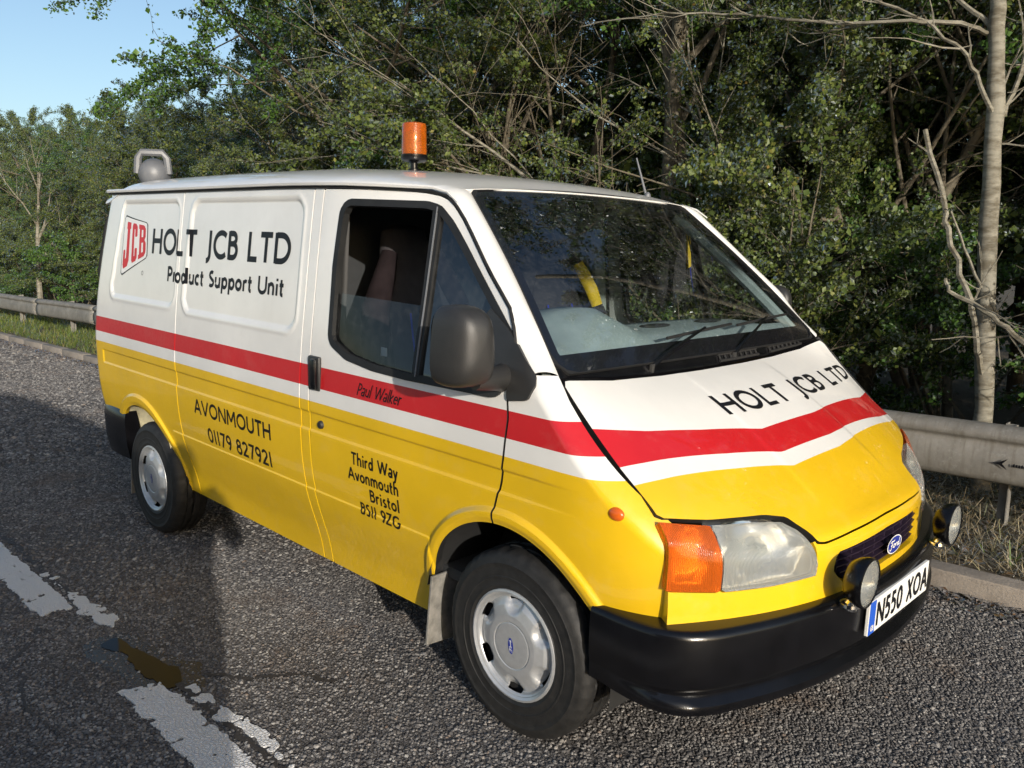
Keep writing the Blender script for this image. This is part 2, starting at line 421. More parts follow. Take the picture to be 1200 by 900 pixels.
WB=lambda y:np.interp(y,[-.9,-.746,-.507,-.241,.115,.8,.9],[.392,.428,.488,.548,.545,.475,.455])
def bon_liv(y,z):
    x=Xf(y,z);return np.where(x>WB(y),0,np.where(x>RB(y),1,np.where(x>RT(y),2,1)))
bon_sd=poly_sd(BON_P)
c=Cutter(lines(-.9,.9,.02,(-.3,-.26,.26,.3,-.8,.8)),lines(.74,1.215,.015));c.cut(lambda u,v:bon_sd(u,v)-.0045)
for T in (RT,RB,WB): c.cut(lambda u,v:Xf(u,v)-T(u),False)
bonnet=part(patch('bonnet',c,bon_fn,LIV,van,bon_liv,.025,fmat='rubber_and_gap_shade'))  # bonnet edges painted black so the sunlit gap looks shaded
HL=[(.757,.834),(.613,.824),(.510,.811),(.474,.787),(.456,.735),(.445,.692),(.452,.656),(.626,.654),(.777,.658)]
IND=[(.761,.834),(.781,.658),(.922,.674),(.906,.858)]
GR=[(-.342,.704),(0,.714),(.342,.704),(.365,.65),(.30,.592),(0,.600),(-.30,.592),(-.365,.65)]
hl_sd=poly_sd(HL);ind_sd=poly_sd(IND);gr_sd=round_sd(GR,.02)
c=Cutter(lines(-.93,.93,.02),lines(.47,.87,.015))
c.cut(lambda u,v:-bon_sd(u,v)-.003);c.cut(lambda u,v:-hl_sd(np.abs(u),v)-.004);c.cut(lambda u,v:-ind_sd(np.abs(u),v)-.004);c.cut(lambda u,v:-gr_sd(u,v))
c.cut(lambda u,v:np.where(np.abs(u)<.44,.752-v,.676-v));c.cut(lambda u,v:.912-np.abs(u))
front_panel=part(patch('front_panel',c,front_fn,['paint_yellow'],van,None,.05))
# headlights and indicators
for sg in (-1,1):
    hs=hl_sd;
    root=part(empty('headlight',(0,0,0),van))
    c=Cutter(lines(.43,.79,.012),lines(.64,.85,.012));c.cut(hs)
    f=(lambda s_: (lambda u,v: np.stack([Xf(u,v)+.006-.004*0,s_*u,v],-1)))(sg)
    o=patch('headlight_lens',c,f,['lens_clear'],root,None,.03,sg<0)
    c=Cutter(lines(.43,.79,.02),lines(.64,.85,.02));c.cut(lambda u,v:hs(u,v)-.002)
    f2=(lambda s_: (lambda u,v: np.stack([Xf(u,v)-.03-.07*np.clip(1-((u-.60)/.13)**2-((v-.75)/.085)**2,0,1)**.5,s_*u,v],-1)))(sg)
    patch('reflector',c,f2,['chrome'],root,None,0,sg<0)
    bm=bmesh.new();add_tube(bm,[(.62,sg*.61,.75),(.665,sg*.61,.75)],.016,10);bm_obj('bulb',bm,'pale_trim',root,True)
    root=part(empty('indicator',(0,0,0),van))
    c=Cutter(lines(.76,.925,.01),lines(.65,.87,.012));c.cut(ind_sd)
    patch('indicator_lens',c,f,['lens_amber'],root,None,.03,sg<0)
    c=Cutter(lines(.76,.89,.02),lines(.65,.87,.02));c.cut(lambda u,v:ind_sd(u,v)-.010)
    f3=(lambda s_: (lambda u,v: np.stack([Xf(u,v)-.035-.02*np.clip(1-((u-.85)/.07)**2-((v-.76)/.08)**2,0,1)**.5,s_*u,v],-1)))(sg)
    patch('reflector',c,f3,['chrome'],root,None,0,sg<0)
# grille with slats and badge
gr=part(empty('grille',(0,0,0),van))
c=Cutter(lines(-.40,.40,.03),lines(.57,.73,.03));c.cut(lambda u,v:gr_sd(u,v)+.004)
patch('grille_backing',c,lambda u,v:np.stack([Xf(u,v)-.045,u,v],-1),['grille_dark'],gr,None,0)
for k in range(5):
    z=.612+k*.0215;h=.345-.02*abs(k-2.6)
    ys=np.linspace(-h,h,17);v=[];f=[]
    for i,y in enumerate(ys):
        x=float(Xf(np.array([y]),np.array([z]))[0])
        for dx,dz in ((-.040,-.003),(-.010,-.007),(-.008,-.001),(-.040,.004)): v.append((x+dx,y,z+dz))
        if i:
            a=4*(i-1);b=4*i
            for q in range(4): f.append((a+q,a+(q+1)%4,b+(q+1)%4,b+q))
    mesh_obj('grille_slat',v,f,'grille_dark',gr)
for k in range(9):
    y=-.32+k*.08;bm=bmesh.new();x=float(Xf(np.array([y]),np.array([.65]))[0]);add_box(bm,(x-.042,y-.003,.605),(x-.016,y+.003,.708));bm_obj('grille_rib',bm,'grille_dark',gr)
# ---------------- windscreen
def ws_fn(a,b):
    w=.885+(.690-.885)*b;y=a*w;bl=np.sin(np.pi*np.clip(b,0,1))*.022
    x=.085+(-.545-.085)*b+.022*(1-a*a)*(1-b)-.012*(1-a*a)*b+bl*.7*(1-.3*a*a)
    z=1.212+(1.788-1.212)*b+.026*(1-a*a)*b+bl*.7*(1-.3*a*a);return np.stack([x,y,z],-1)
ws_m=lambda a,b: np.stack([a*(.885-.195*b),b*.86],-1)
WSP=[(-.885,0),(.885,0),(.69,.86),(-.69,.86)]
_in=round_sd(WSP,.07)
ws_sd=lambda a,b:_in(a*(.885-.195*b),b*.86)
ws_root=part(empty('windscreen',(0,0,0),van))
# glass: one clear sheet inside a black printed border
c=Cutter(lines(-1,1,.05),lines(0,1,.05));c.cut(lambda u,v:ws_sd(u,v)-.001);c.cut(lambda u,v:np.minimum(ws_sd(u,v)-.038,v*.86-.075))
patch('windscreen_glass',c,ws_fn,['glass_screen'],ws_root,None,0)
c=Cutter(lines(-1,1,.05),lines(0,1,.05));c.cut(lambda u,v:ws_sd(u,v)-.001);c.cut(lambda u,v:-np.minimum(ws_sd(u,v)-.038,v*.86-.075))
plain('frit_black',(0.008,0.008,0.010),0.12,var=0.1,coat=0.5)
patch('windscreen_border',c,ws_fn,['frit_black'],ws_root,None,.008)
c=Cutter(lines(-1,1,.05),lines(0,1,.05));c.cut(lambda u,v:ws_sd(u,v)+.010);c.cut(lambda u,v:.003-ws_sd(u,v))
patch('windscreen_seal',c,ws_fn,['rubber_and_gap_shade'],ws_root,None,.01,lift=.004)
zg=pchip([-3.5,-1.6,-1.1,-.75,-.545,-.4],[1.812,1.812,1.806,1.792,1.770,1.74])
hr=pchip([-3.5,-2.5,-1.6,-1.1,-.75,-.545],[.11,.12,.113,.095,.070,.040])
Wr=lambda x:.90-.12*sstep(-1.15,-.35,x)
# ---------------- A pillars
gapc=[(-.66,1.786),(-.57,1.770),(-.52,1.752),(-.44,1.684),(-.258,1.514),(-.126,1.406),(-.10,1.378),(-.07,1.306),(-.045,1.265),(.035,1.2165)]
for sg in (-1,1):
    sf=side_fn(sg);g=np.array(gapc);L=np.concatenate([[0],np.cumsum(np.hypot(*np.diff(g,axis=0).T))]);t=np.linspace(0,L[-1],41)
    gx=np.interp(t,L,g[:,0])+.004;gz=np.interp(t,L,g[:,1])+.003;C1=sf(gx,gz)
    tb=np.linspace(1,0,41);tt=tb**1.0
    bb=np.interp(t/L[-1],[0,.1,.25,1],[1.0,.985,.90,.0]);C2=ws_fn(np.full(41,sg*1.0),bb);C2[:,1]+=sg*.012*0
    n=9;v=[];f=[]
    for i in range(41):
        ax=C2[i]-C1[i];tan=C1[min(i+1,40)]-C1[max(i-1,0)];nn=np.cross(ax,tan);nn/=np.linalg.norm(nn)
        if nn[0]<0: nn=-nn
        for k in range(n):
            s_=k/(n-1);v.append(C1[i]+ax*s_+nn*.016*math.sin(math.pi*s_)**.7*min(1,np.linalg.norm(ax)/.10))
    for i in range(40):
        for k in range(n-1):
            q=(i*n+k,i*n+k+1,(i+1)*n+k+1,(i+1)*n+k);f.append(q if sg<0 else q[::-1])
    part(mesh_obj('windscreen_pillar',v,f,'paint_white',van,True))
    # drip channel along roof and down the pillar
    bm=bmesh.new();path=[(x,sg*(.8945),1.812) for x in np.linspace(-3.36,-.75,12)]
    path=[(float(x),sg*(Wr(x)-.003),zg(x)) for x in np.linspace(-3.40,-.86,16)]
    bm2=bmesh.new();pp=[Vector(p)+Vector((0,sg*.004,-.006)) for p in path]+[Vector(C1[i])+Vector((-.001,sg*.002,-.001)) for i in range(2,36,3)]
    add_tube(bm2,pp,.0055,6);part(bm_obj('door_seal',bm2,'rubber_and_gap_shade',van,True))
    add_tube(bm,[Vector(p)+Vector((0,sg*.012,.008)) for p in path]+[Vector(C1[i])+Vector((.008,sg*.006,.012)) for i in (2,5,8)],[.010]*16+[.007,.005,.003],6);part(bm_obj('roof_gutter',bm,'paint_white',van,True))
# ---------------- roof
def roof_fn(x,y):
    a=np.clip(np.abs(y),0,1)
    re=sstep(-3.10,-3.47,x);w=Wr(x)
    z=zg(x)+hr(x)*(.66*np.maximum(1-a**6,0)**.5+.34*(1-a*a))-.06*re**2
    return np.stack([x,y*w,z],-1)
yl=sorted(set([round(k,4) for k in lines(-1,1,.06)]+[s*q for s in (-1,1) for q in (.88,.91,.935,.955,.97,.982,.99,.996,.999)]))
c=Cutter(lines(-3.47,-.545,.05),yl)
part(patch('roof',c,roof_fn,['paint_white'],van,None,.03))
# ---------------- scuttle panel, vents and wipers
def zr(y): return np.interp(np.abs(y),[0,.15,.4,.66,.86,.893],[1.172,1.172,1.175,1.184,1.203,1.204])
def sc_fn(y,t):
    z0=zr(y)+.001;p0=np.stack([Xf(y,z0)-.002,y,z0],-1);p1=ws_fn(np.clip(y/.885,-1,1),np.full_like(y,.03));p1[:,1]=y
    return p0+(p1-p0)*t[:,None]+np.stack([np.zeros_like(y),np.zeros_like(y),-.012*np.sin(np.pi*t)],-1)
c=Cutter(lines(-.885,.885,.03),lines(0,1,.1));scut=part(patch('scuttle_panel',c,sc_fn,['black_plastic'],van,None,.02))
for y0,y1 in ((.02,.30),(.42,.70)):
    bm=bmesh.new()
    for k in range(8):
        yy=y0+(y1-y0)*k/7;p=sc_fn(np.array([yy,yy]),np.array([.15,.6]));a=Vector(p[0])+Vector((0,0,.006));b=Vector(p[1])+Vector((0,0,.008));add_tube(bm,[a,b],.004,5)
    for tt in (.12,.63):
        p=[Vector(q)+Vector((0,0,.008)) for q in sc_fn(np.linspace(y0-.01,y1+.01,7),np.full(7,tt))];add_tube(bm,p,.006,5)
    bm_obj('air_vent',bm,'grey_plastic',scut)
def wiper(yp,ytip,btip,zoff):
    w=part(empty('wiper',(0,0,0),van));piv=Vector(sc_fn(np.array([yp]),np.array([.45]))[0])+Vector((0,0,.012))
    def onws(y,b,l=.02):
        aa=y/(.885-.195*b);p=ws_fn(np.array([aa]),np.array([b]))[0];return Vector(p)+Vector((.7,0,.7))*l
    tip=onws(ytip,btip,.03);bm=bmesh.new();mid=piv.lerp(tip,.5)+Vector((.02,0,.02))
    add_tube(bm,[piv,piv.lerp(mid,.4)+Vector((.008,0,.008)),mid,tip],[.011,.009,.006,.005],6);bm_obj('wiper_arm',bm,'black_plastic',w,True)
    bm=bmesh.new();add_tube(bm,[piv-Vector((0,0,.02)),piv+Vector((.004,0,.010))],.011,8);bm_obj('wiper_pivot',bm,'grey_plastic',w,True)
    bm=bmesh.new();d=.24;add_tube(bm,[onws(ytip-d,btip-.015,.008),onws(ytip,btip,.014),onws(ytip+d,btip+.02,.008)],.006,5);bm_obj('wiper_blade',bm,'rubber_and_gap_shade',w,True)
wiper(-.42,-.02,.115,0);wiper(.12,.50,.14,0)
# ---------------- rear
def Xr(y,z): return -3.62+leanR(z)+.0*y
c=Cutter(lines(-.89,.89,.06,(0,)),lines(.40,1.80,.05,zl));c.cut(lambda u,v:Yp(v)-.118-np.abs(u));c.cut(lambda u,v:np.abs(u)-.002)
part(patch('rear_door',c,lambda y,z:np.stack([Xr(y,z),y,z],-1),LIV,van,liv,.02,True))
for sg in (-1,1):
    bm=bmesh.new();
    for a,b in ((1.27,1.68),):
        pts=[];
        add_tube(bm,[(-3.60+float(leanR(z)),sg*(float(Yp(z))-.032),z) for z in np.linspace(1.30,1.70,7)],[.006]+[.019]*5+[.006],8)
    part(bm_obj('rear_window_surround',bm,'rubber_and_gap_shade',van,True))
# ---------------- bumpers
def bumper_section(plan,prof,name,mat,lowfn=None):
    pl=np.array(plan,float);L=np.concatenate([[0],np.cumsum(np.hypot(*np.diff(pl,axis=0).T))]);n=72;t=np.linspace(0,L[-1],n)
    fx=pchip(L,pl[:,0]);fy=pchip(L,pl[:,1]);X=fx(t);Y=fy(t);dx=np.gradient(X,t);dy=np.gradient(Y,t);m=len(prof);v=[];f=[]
    for i in range(n):
        nx,ny=-dy[i],dx[i];l=math.hypot(nx,ny);nx/=l;ny/=l
        if nx*(X[i]-0)+ny*Y[i]<0: nx,ny=-nx,-ny
        for (o,z) in prof:
            zz=z if lowfn is None else lowfn(z,X[i],Y[i]);o=o if lowfn is None or z>.40 else o*float(sstep(.40,.66,X[i])) if o>-.05 else o;v.append((X[i]+nx*o,Y[i]+ny*o,zz))
    for i in range(n-1):
        for k in range(m-1): f.append((i*m+k,i*m+k+1,(i+1)*m+k+1,(i+1)*m+k))
    f.append(list(range(m)));f.append(list(range((n-1)*m,n*m)))
    bm=bmesh.new();vs_=[bm.verts.new(p) for p in v]
    for q in f: bm.faces.new([vs_[i] for i in q])
    return bm_obj(name,bm,mat,van,True)
half=[(.315,.965),(.42,.968),(.52,.958),(.595,.925),(.65,.865),(.70,.76),(.757,.60),(.805,.40),(.832,.2),(.841,0)]
plan=[(x,-y) for x,y in half]+[(x,y) for x,y in half[::-1][1:]]
prof=[(-.10,.574),(-.020,.573),(-.006,.569),(.002,.561),(.005,.550),(.006,.48),(.004,.412),(-.001,.398),(-.014,.388),(-.016,.378),(-.003,.368),(.010,.356),(.012,.342),(.004,.326),(-.015,.317),(-.10,.313)]
def low(z,x,y):
    k=float(sstep(.62,.33,x)); return z+(.03*k*float(sstep(.42,.31,z)))
part(bumper_section(plan,prof,'front_bumper','black_plastic',low))
halfr=[(-3.19,.955),(-3.32,.962),(-3.48,.955),(-3.60,.915),(-3.655,.82),(-3.68,.60),(-3.69,0)]
planr=[(x,-y) for x,y in halfr]+[(x,y) for x,y in halfr[::-1][1:]]
profr=[(-.06,.565),(-.01,.563),(.006,.545),(.012,.50),(.006,.36),(-.012,.27),(-.04,.255),(-.10,.26)]
part(bumper_section(planr,profr,'rear_bumper','black_plastic'))
# ---------------- lettering drawn with strokes
def arc(cx,cy,rx,ry,a0,a1,n=14): return [(cx+rx*math.cos(R(a0+(a1-a0)*i/n)),cy+ry*math.sin(R(a0+(a1-a0)*i/n))) for i in range(n+1)]
def ell(cx,cy,rx,ry,n=28): return arc(cx,cy,rx,ry,90,450,n)
GL={
'H':(.78,[[(.08,0),(.08,1)],[(.70,0),(.70,1)],[(.08,.52),(.70,.52)]]),
'O':(1.0,[ell(.5,.5,.42,.43)]),'L':(.56,[[(.08,1),(.08,.08),(.54,.08)]]),'T':(.70,[[(.35,0),(.35,.92)],[(.02,.92),(.68,.92)]]),
'J':(.42,[[(.32,1),(.32,.12)]+arc(.12,.12,.20,.22,0,-95,8)]),'C':(.84,[arc(.52,.5,.44,.43,48,312,22)]),
'B':(.62,[[(.08,0),(.08,1)],[(.08,.92),(.28,.92)]+arc(.28,.74,.20,.18,90,-90,10)+[(.08,.56)],[(.08,.56),(.30,.56)]+arc(.30,.32,.24,.24,90,-90,12)+[(.08,.08)]]),
'D':(.86,[[(.08,0),(.08,1)],[(.08,.92),(.30,.92)]+arc(.34,.5,.44,.42,90,-90,18)+[(.08,.08)]]),
'P':(.58,[[(.08,0),(.08,1)],[(.08,.92),(.26,.92)]+arc(.26,.68,.24,.24,90,-90,12)+[(.08,.44)]]),
'S':(.56,[arc(.30,.735,.20,.19,50,205,12)+[(.22,.56),(.34,.47)]+arc(.28,.275,.22,.20,40,-140,12)]),
'U':(.78,[[(.08,1),(.08,.36)]+arc(.39,.36,.31,.30,180,360,14)+[(.70,1)]]),
'A':(.86,[[(.04,0),(.43,.98)],[(.82,0),(.43,.98)],[(.18,.34),(.68,.34)]]),'V':(.82,[[(.04,1),(.41,.03)],[(.78,1),(.41,.03)]]),
'N':(.86,[[(.08,0),(.08,1)],[(.08,.97),(.78,.03)],[(.78,0),(.78,1)]]),
'M':(1.0,[[(.08,0),(.12,1)],[(.12,.97),(.5,.28)],[(.5,.28),(.88,.97)],[(.92,0),(.88,1)]]),
'W':(1.22,[[(.04,1),(.33,.03)],[(.33,.03),(.61,.97)],[(.61,.97),(.89,.03)],[(.89,.03),(1.18,1)]]),
'X':(.76,[[(.05,0),(.70,1)],[(.70,0),(.05,1)]]),'Z':(.70,[[(.06,.92),(.62,.92),(.06,.08),(.66,.08)]]),
'G':(.88,[arc(.52,.5,.44,.43,48,330,22)+[(.90,.44),(.60,.44)]]),
'K':(.7,[[(.08,0),(.08,1)],[(.62,1),(.12,.5)],[(.12,.5),(.66,0)]]),
'0':(.66,[ell(.33,.5,.25,.43)]),'1':(.30,[[(.15,0),(.15,1)]]),
'2':(.62,[arc(.30,.70,.23,.23,165,-30,12)+[(.06,.08),(.58,.08)]]),
'5':(.60,[[(.50,.92),(.16,.92),(.13,.57)]+arc(.27,.33,.25,.26,110,-130,14)]),
'7':(.60,[[(.04,.92),(.54,.92),(.18,0)]]),
'8':(.62,[ell(.31,.73,.19,.20,20),ell(.31,.29,.24,.235,22)]),
'9':(.62,[ell(.31,.69,.23,.24,22),arc(.10,.66,.44,.66,-8,-70,10)]),
'a':(.50,[arc(.25,.48,.17,.17,150,10,8)+[(.42,.0)],ell(.22,.19,.17,.14,18)]),'c':(.48,[arc(.28,.33,.21,.27,50,310,14)]),
'd':(.60,[ell(.27,.33,.20,.27,20),[(.50,0),(.50,1.04)]]),'e':(.56,[[(.08,.36),(.48,.36)]+arc(.28,.33,.21,.27,5,310,18)]),
'h':(.56,[[(.08,0),(.08,1.04)],[(.08,.42)]+arc(.28,.38,.19,.24,160,0,10)+[(.47,0)]]),
'i':(.22,[[(.11,0),(.11,.65)],[(.11,.80),(.11,.95)]]),'l':(.22,[[(.11,0),(.11,1.04)]]),'k':(.52,[[(.08,0),(.08,1.04)],[(.44,.64),(.10,.32)],[(.12,.32),(.48,0)]]),
'm':(.88,[[(.08,0),(.08,.65)],[(.08,.42)]+arc(.25,.40,.17,.21,160,0,8)+[(.42,0)],[(.42,.42)]+arc(.61,.40,.18,.21,160,0,8)+[(.79,0)]]),
'n':(.56,[[(.08,0),(.08,.65)],[(.08,.42)]+arc(.28,.38,.19,.24,160,0,10)+[(.47,0)]]),'o':(.60,[ell(.30,.33,.23,.27,22)]),
'p':(.60,[ell(.33,.33,.20,.27,20),[(.09,-.32),(.09,.65)]]),'r':(.38,[[(.08,0),(.08,.65)],[(.08,.42)]+arc(.25,.42,.16,.18,170,50,6)]),
's':(.42,[arc(.23,.475,.13,.13,50,205,8)+[(.17,.36),(.25,.31)]+arc(.21,.19,.15,.135,40,-140,9)]),
't':(.36,[[(.15,.90),(.15,.18)]+arc(.27,.17,.12,.11,180,290,6),[(.01,.60),(.34,.60)]]),
'u':(.56,[[(.08,.65),(.08,.24)]+arc(.27,.26,.19,.20,180,350,9),[(.47,0),(.47,.65)]]),'v':(.5,[[(.04,.65),(.25,.03)],[(.46,.65),(.25,.03)]]),
'y':(.50,[[(.04,.65),(.26,.05)],[(.47,.65),(.20,-.20),(.04,-.28)]]),'w':(.78,[[(.04,.65),(.21,.03)],[(.21,.03),(.39,.6)],[(.39,.6),(.57,.03)],[(.57,.03),(.74,.65)]]),
' ':(.36,[])}
def stroke_quads(pts,w,step=.02):
    P=[];pts=[np.array(p,float) for p in pts]
    for a,b in zip(pts,pts[1:]):
        n=max(1,int(math.ceil(np.linalg.norm(b-a)/step)));P+= [a+(b-a)*k/n for k in range(n)]
    P.append(pts[-1]);closed=np.linalg.norm(P[0]-P[-1])<1e-6;Lf=[];Rt=[];n=len(P)
    for i in range(n):
        if closed: d0=P[i]-P[i-1 if i>0 else n-2];d1=P[(i+1) if i<n-1 else 1]-P[i]
        else: d0=P[i]-P[max(i-1,0)];d1=P[min(i+1,n-1)]-P[i]
        if np.linalg.norm(d0)<1e-9:d0=d1
        if np.linalg.norm(d1)<1e-9:d1=d0
        d0=d0/np.linalg.norm(d0);d1=d1/np.linalg.norm(d1);n0=np.array([-d0[1],d0[0]]);n1=np.array([-d1[1],d1[0]])
        m=(n0+n1)/max(.45,1+n0@n1);Lf.append(P[i]+m*w/2);Rt.append(P[i]-m*w/2)
    return Lf,Rt
def lettering(name,text,x0,x1,z0,H,sw,fn,mat,parent,slant=0.0,lift=.0012,flip=False,xf=None,track=.10,step=.02):
    if ' ' in text:
        adv=[GL[ch][0]+track for ch in text];tot=sum(adv)-track;sx=(x1-x0)/tot;x=0;i=0
        while i<len(text):
            if text[i]==' ': x+=adv[i];i+=1;continue
            j=i
            while j<len(text) and text[j]!=' ': j+=1
            w=sum(adv[i:j]);lettering(name,text[i:j],x0+x*sx,x0+(x+w-track)*sx,z0,H,sw,fn,mat,parent,slant,lift,flip,xf,track,step);x+=w;i=j
        return
    adv=[GL[ch][0]+track for ch in text];tot=sum(adv)-track;sx=(x1-x0)/tot;x=0;uv=[];faces=[];lay=[];k=0
    for ch,a in zip(text,adv):
        for st in GL[ch][1]:
            pts=[(x0+(x+px+slant*py)*sx,z0+py*H) for px,py in st]
            Lf,Rt=stroke_quads(pts,sw,step);b=len(uv);n=len(Lf);M_=5 if sw>.012 else 2
            for q in range(M_): uv+=[l+(r_-l)*q/(M_-1) for l,r_ in zip(Lf,Rt)]
            lay+=[k]*(M_*n);k=(k+1)%4
            faces+=[(b+q*n+i,b+(q+1)*n+i,b+(q+1)*n+i+1,b+q*n+i+1) for q in range(M_-1) for i in range(n-1)]
        x+=a
    uv=np.array(uv);
    if xf is not None: uv=xf(uv)
    P=fn(uv[:,0],uv[:,1]);N=surf_normals(fn,uv[:,0],uv[:,1]);N=-N if flip else N
    P=P+N*(lift+np.array(lay)[:,None]*.00015)
    return mesh_obj(name,P,faces if not flip else [f[::-1] for f in faces],mat,parent)
sideR=side_fn(-1);sp=panels[('sp',-1)];rqp=panels[('rq',-1)];dr=panels[('door',-1)]
lettering('lettering','HOLT JCB LTD',-2.785,-1.392,1.487,.130,.0255,sideR,'vinyl_black',sp,track=.12,step=.015)
lettering('lettering','Product Support Unit',-2.572,-1.424,1.352,.076,.0165,sideR,'vinyl_black',sp,track=.09,step=.015)
lettering('lettering','AVONMOUTH',-2.232,-1.488,.719,.074,.0135,sideR,'vinyl_black',sp,track=.10,step=.015)
lettering('lettering','01179 827921',-2.118,-1.503,.589,.074,.0130,sideR,'vinyl_black',sp,track=.10,step=.012)
lettering('lettering','Third Way',-.878,-.588,.746,.050,.0088,sideR,'vinyl_black',dr,step=.012)
lettering('lettering','Avonmouth',-.905,-.588,.682,.050,.0088,sideR,'vinyl_black',dr,step=.012)
lettering('lettering','Bristol',-.772,-.590,.616,.050,.0088,sideR,'vinyl_black',dr,step=.012)
lettering('lettering','BS11 9ZG',-.845,-.600,.548,.050,.0088,sideR,'vinyl_black',dr,step=.008)
lettering('lettering','Paul Walker',-.838,-.572,1.024,.048,.0055,sideR,'vinyl_black',dr,slant=.32,track=.03,step=.01)
lettering('lettering','HOLT JCB LTD',-.30,.875,1.056,.100,.0185,bon_fn,'vinyl_black',bonnet,track=.13,lift=.0015,
          xf=lambda q: np.stack([q[:,0]-(q[:,1]-1.056)*.05,1.056+(q[:,1]-1.056)*.50],1),step=.012)
# badge shield on the rear quarter
Q=np.array([(-3.225,1.690),(-2.858,1.647),(-2.84,1.462),(-3.21,1.343)])  # TL TR BR BL
def bil(u,v): u=u[:,None];v=v[:,None];return (Q[3]*(1-u)+Q[2]*u)*(1-v)+(Q[0]*(1-u)+Q[1]*u)*v
def quad_fn(u,v): q=bil(u,v);return sideR(q[:,0],q[:,1])
for (ins,nm,mt,lf) in ((0,'shield_outline','vinyl_black',.0010),(.022,'shield_panel','vinyl_white',.0016)):
    c=Cutter(lines(0,1,.06),lines(0,1,.06));rs=round_sd([(ins,ins),(1-ins,ins),(1-ins,1-ins),(ins,1-ins)],.07);c.cut(rs)
    patch(nm,c,quad_fn,[mt],rqp,None,0,lift=lf)
def solid(name,polys,fn,mat,parent,lift):
    for k,P in enumerate(polys):
        P=np.array(P,float);lo=P.min(0);hi=P.max(0);c=Cutter(lines(lo[0],hi[0],.03),lines(lo[1],hi[1],.03));c.cut(poly_sd(P));patch(name,c,fn,[mat],parent,None,0,lift=lift)
# heavy slab letters J C B filling the shield
J=[(.17,.90),(.36,.90),(.36,.78),(.325,.78),(.325,.20),(.27,.10),(.10,.10),(.07,.18),(.07,.42),(.155,.42),(.155,.26),(.205,.26),(.205,.78),(.17,.78)]
Cc=[(.43,.84),(.46,.90),(.58,.90),(.63,.84),(.63,.62),(.545,.62),(.545,.78),(.515,.78),(.515,.22),(.545,.22),(.545,.38),(.63,.38),(.63,.16),(.58,.10),(.46,.10),(.43,.16)]
Bb=[(.68,.90),(.87,.90),(.93,.82),(.93,.60),(.89,.52),(.94,.44),(.94,.18),(.88,.10),(.68,.10),(.68,.20),(.71,.20),(.71,.80),(.68,.80)]
def skew(P): return [(a,b) for a,b in P]
solid('shield_letter',[J],quad_fn,'vinyl_red',rqp,.0022);solid('shield_letter',[Cc],quad_fn,'vinyl_red',rqp,.0022);solid('shield_letter',[Bb],quad_fn,'vinyl_red',rqp,.0022)
solid('shield_letter_hole',[[(.79,.78),(.845,.78),(.845,.60),(.79,.60)]],quad_fn,'vinyl_white',rqp,.0026);solid('shield_letter_hole',[[(.79,.46),(.85,.46),(.85,.22),(.79,.22)]],quad_fn,'vinyl_white',rqp,.0026)
lettering('trade_mark','O',-2.905,-2.88,1.365,.025,.003,sideR,'vinyl_black',rqp,step=.004)
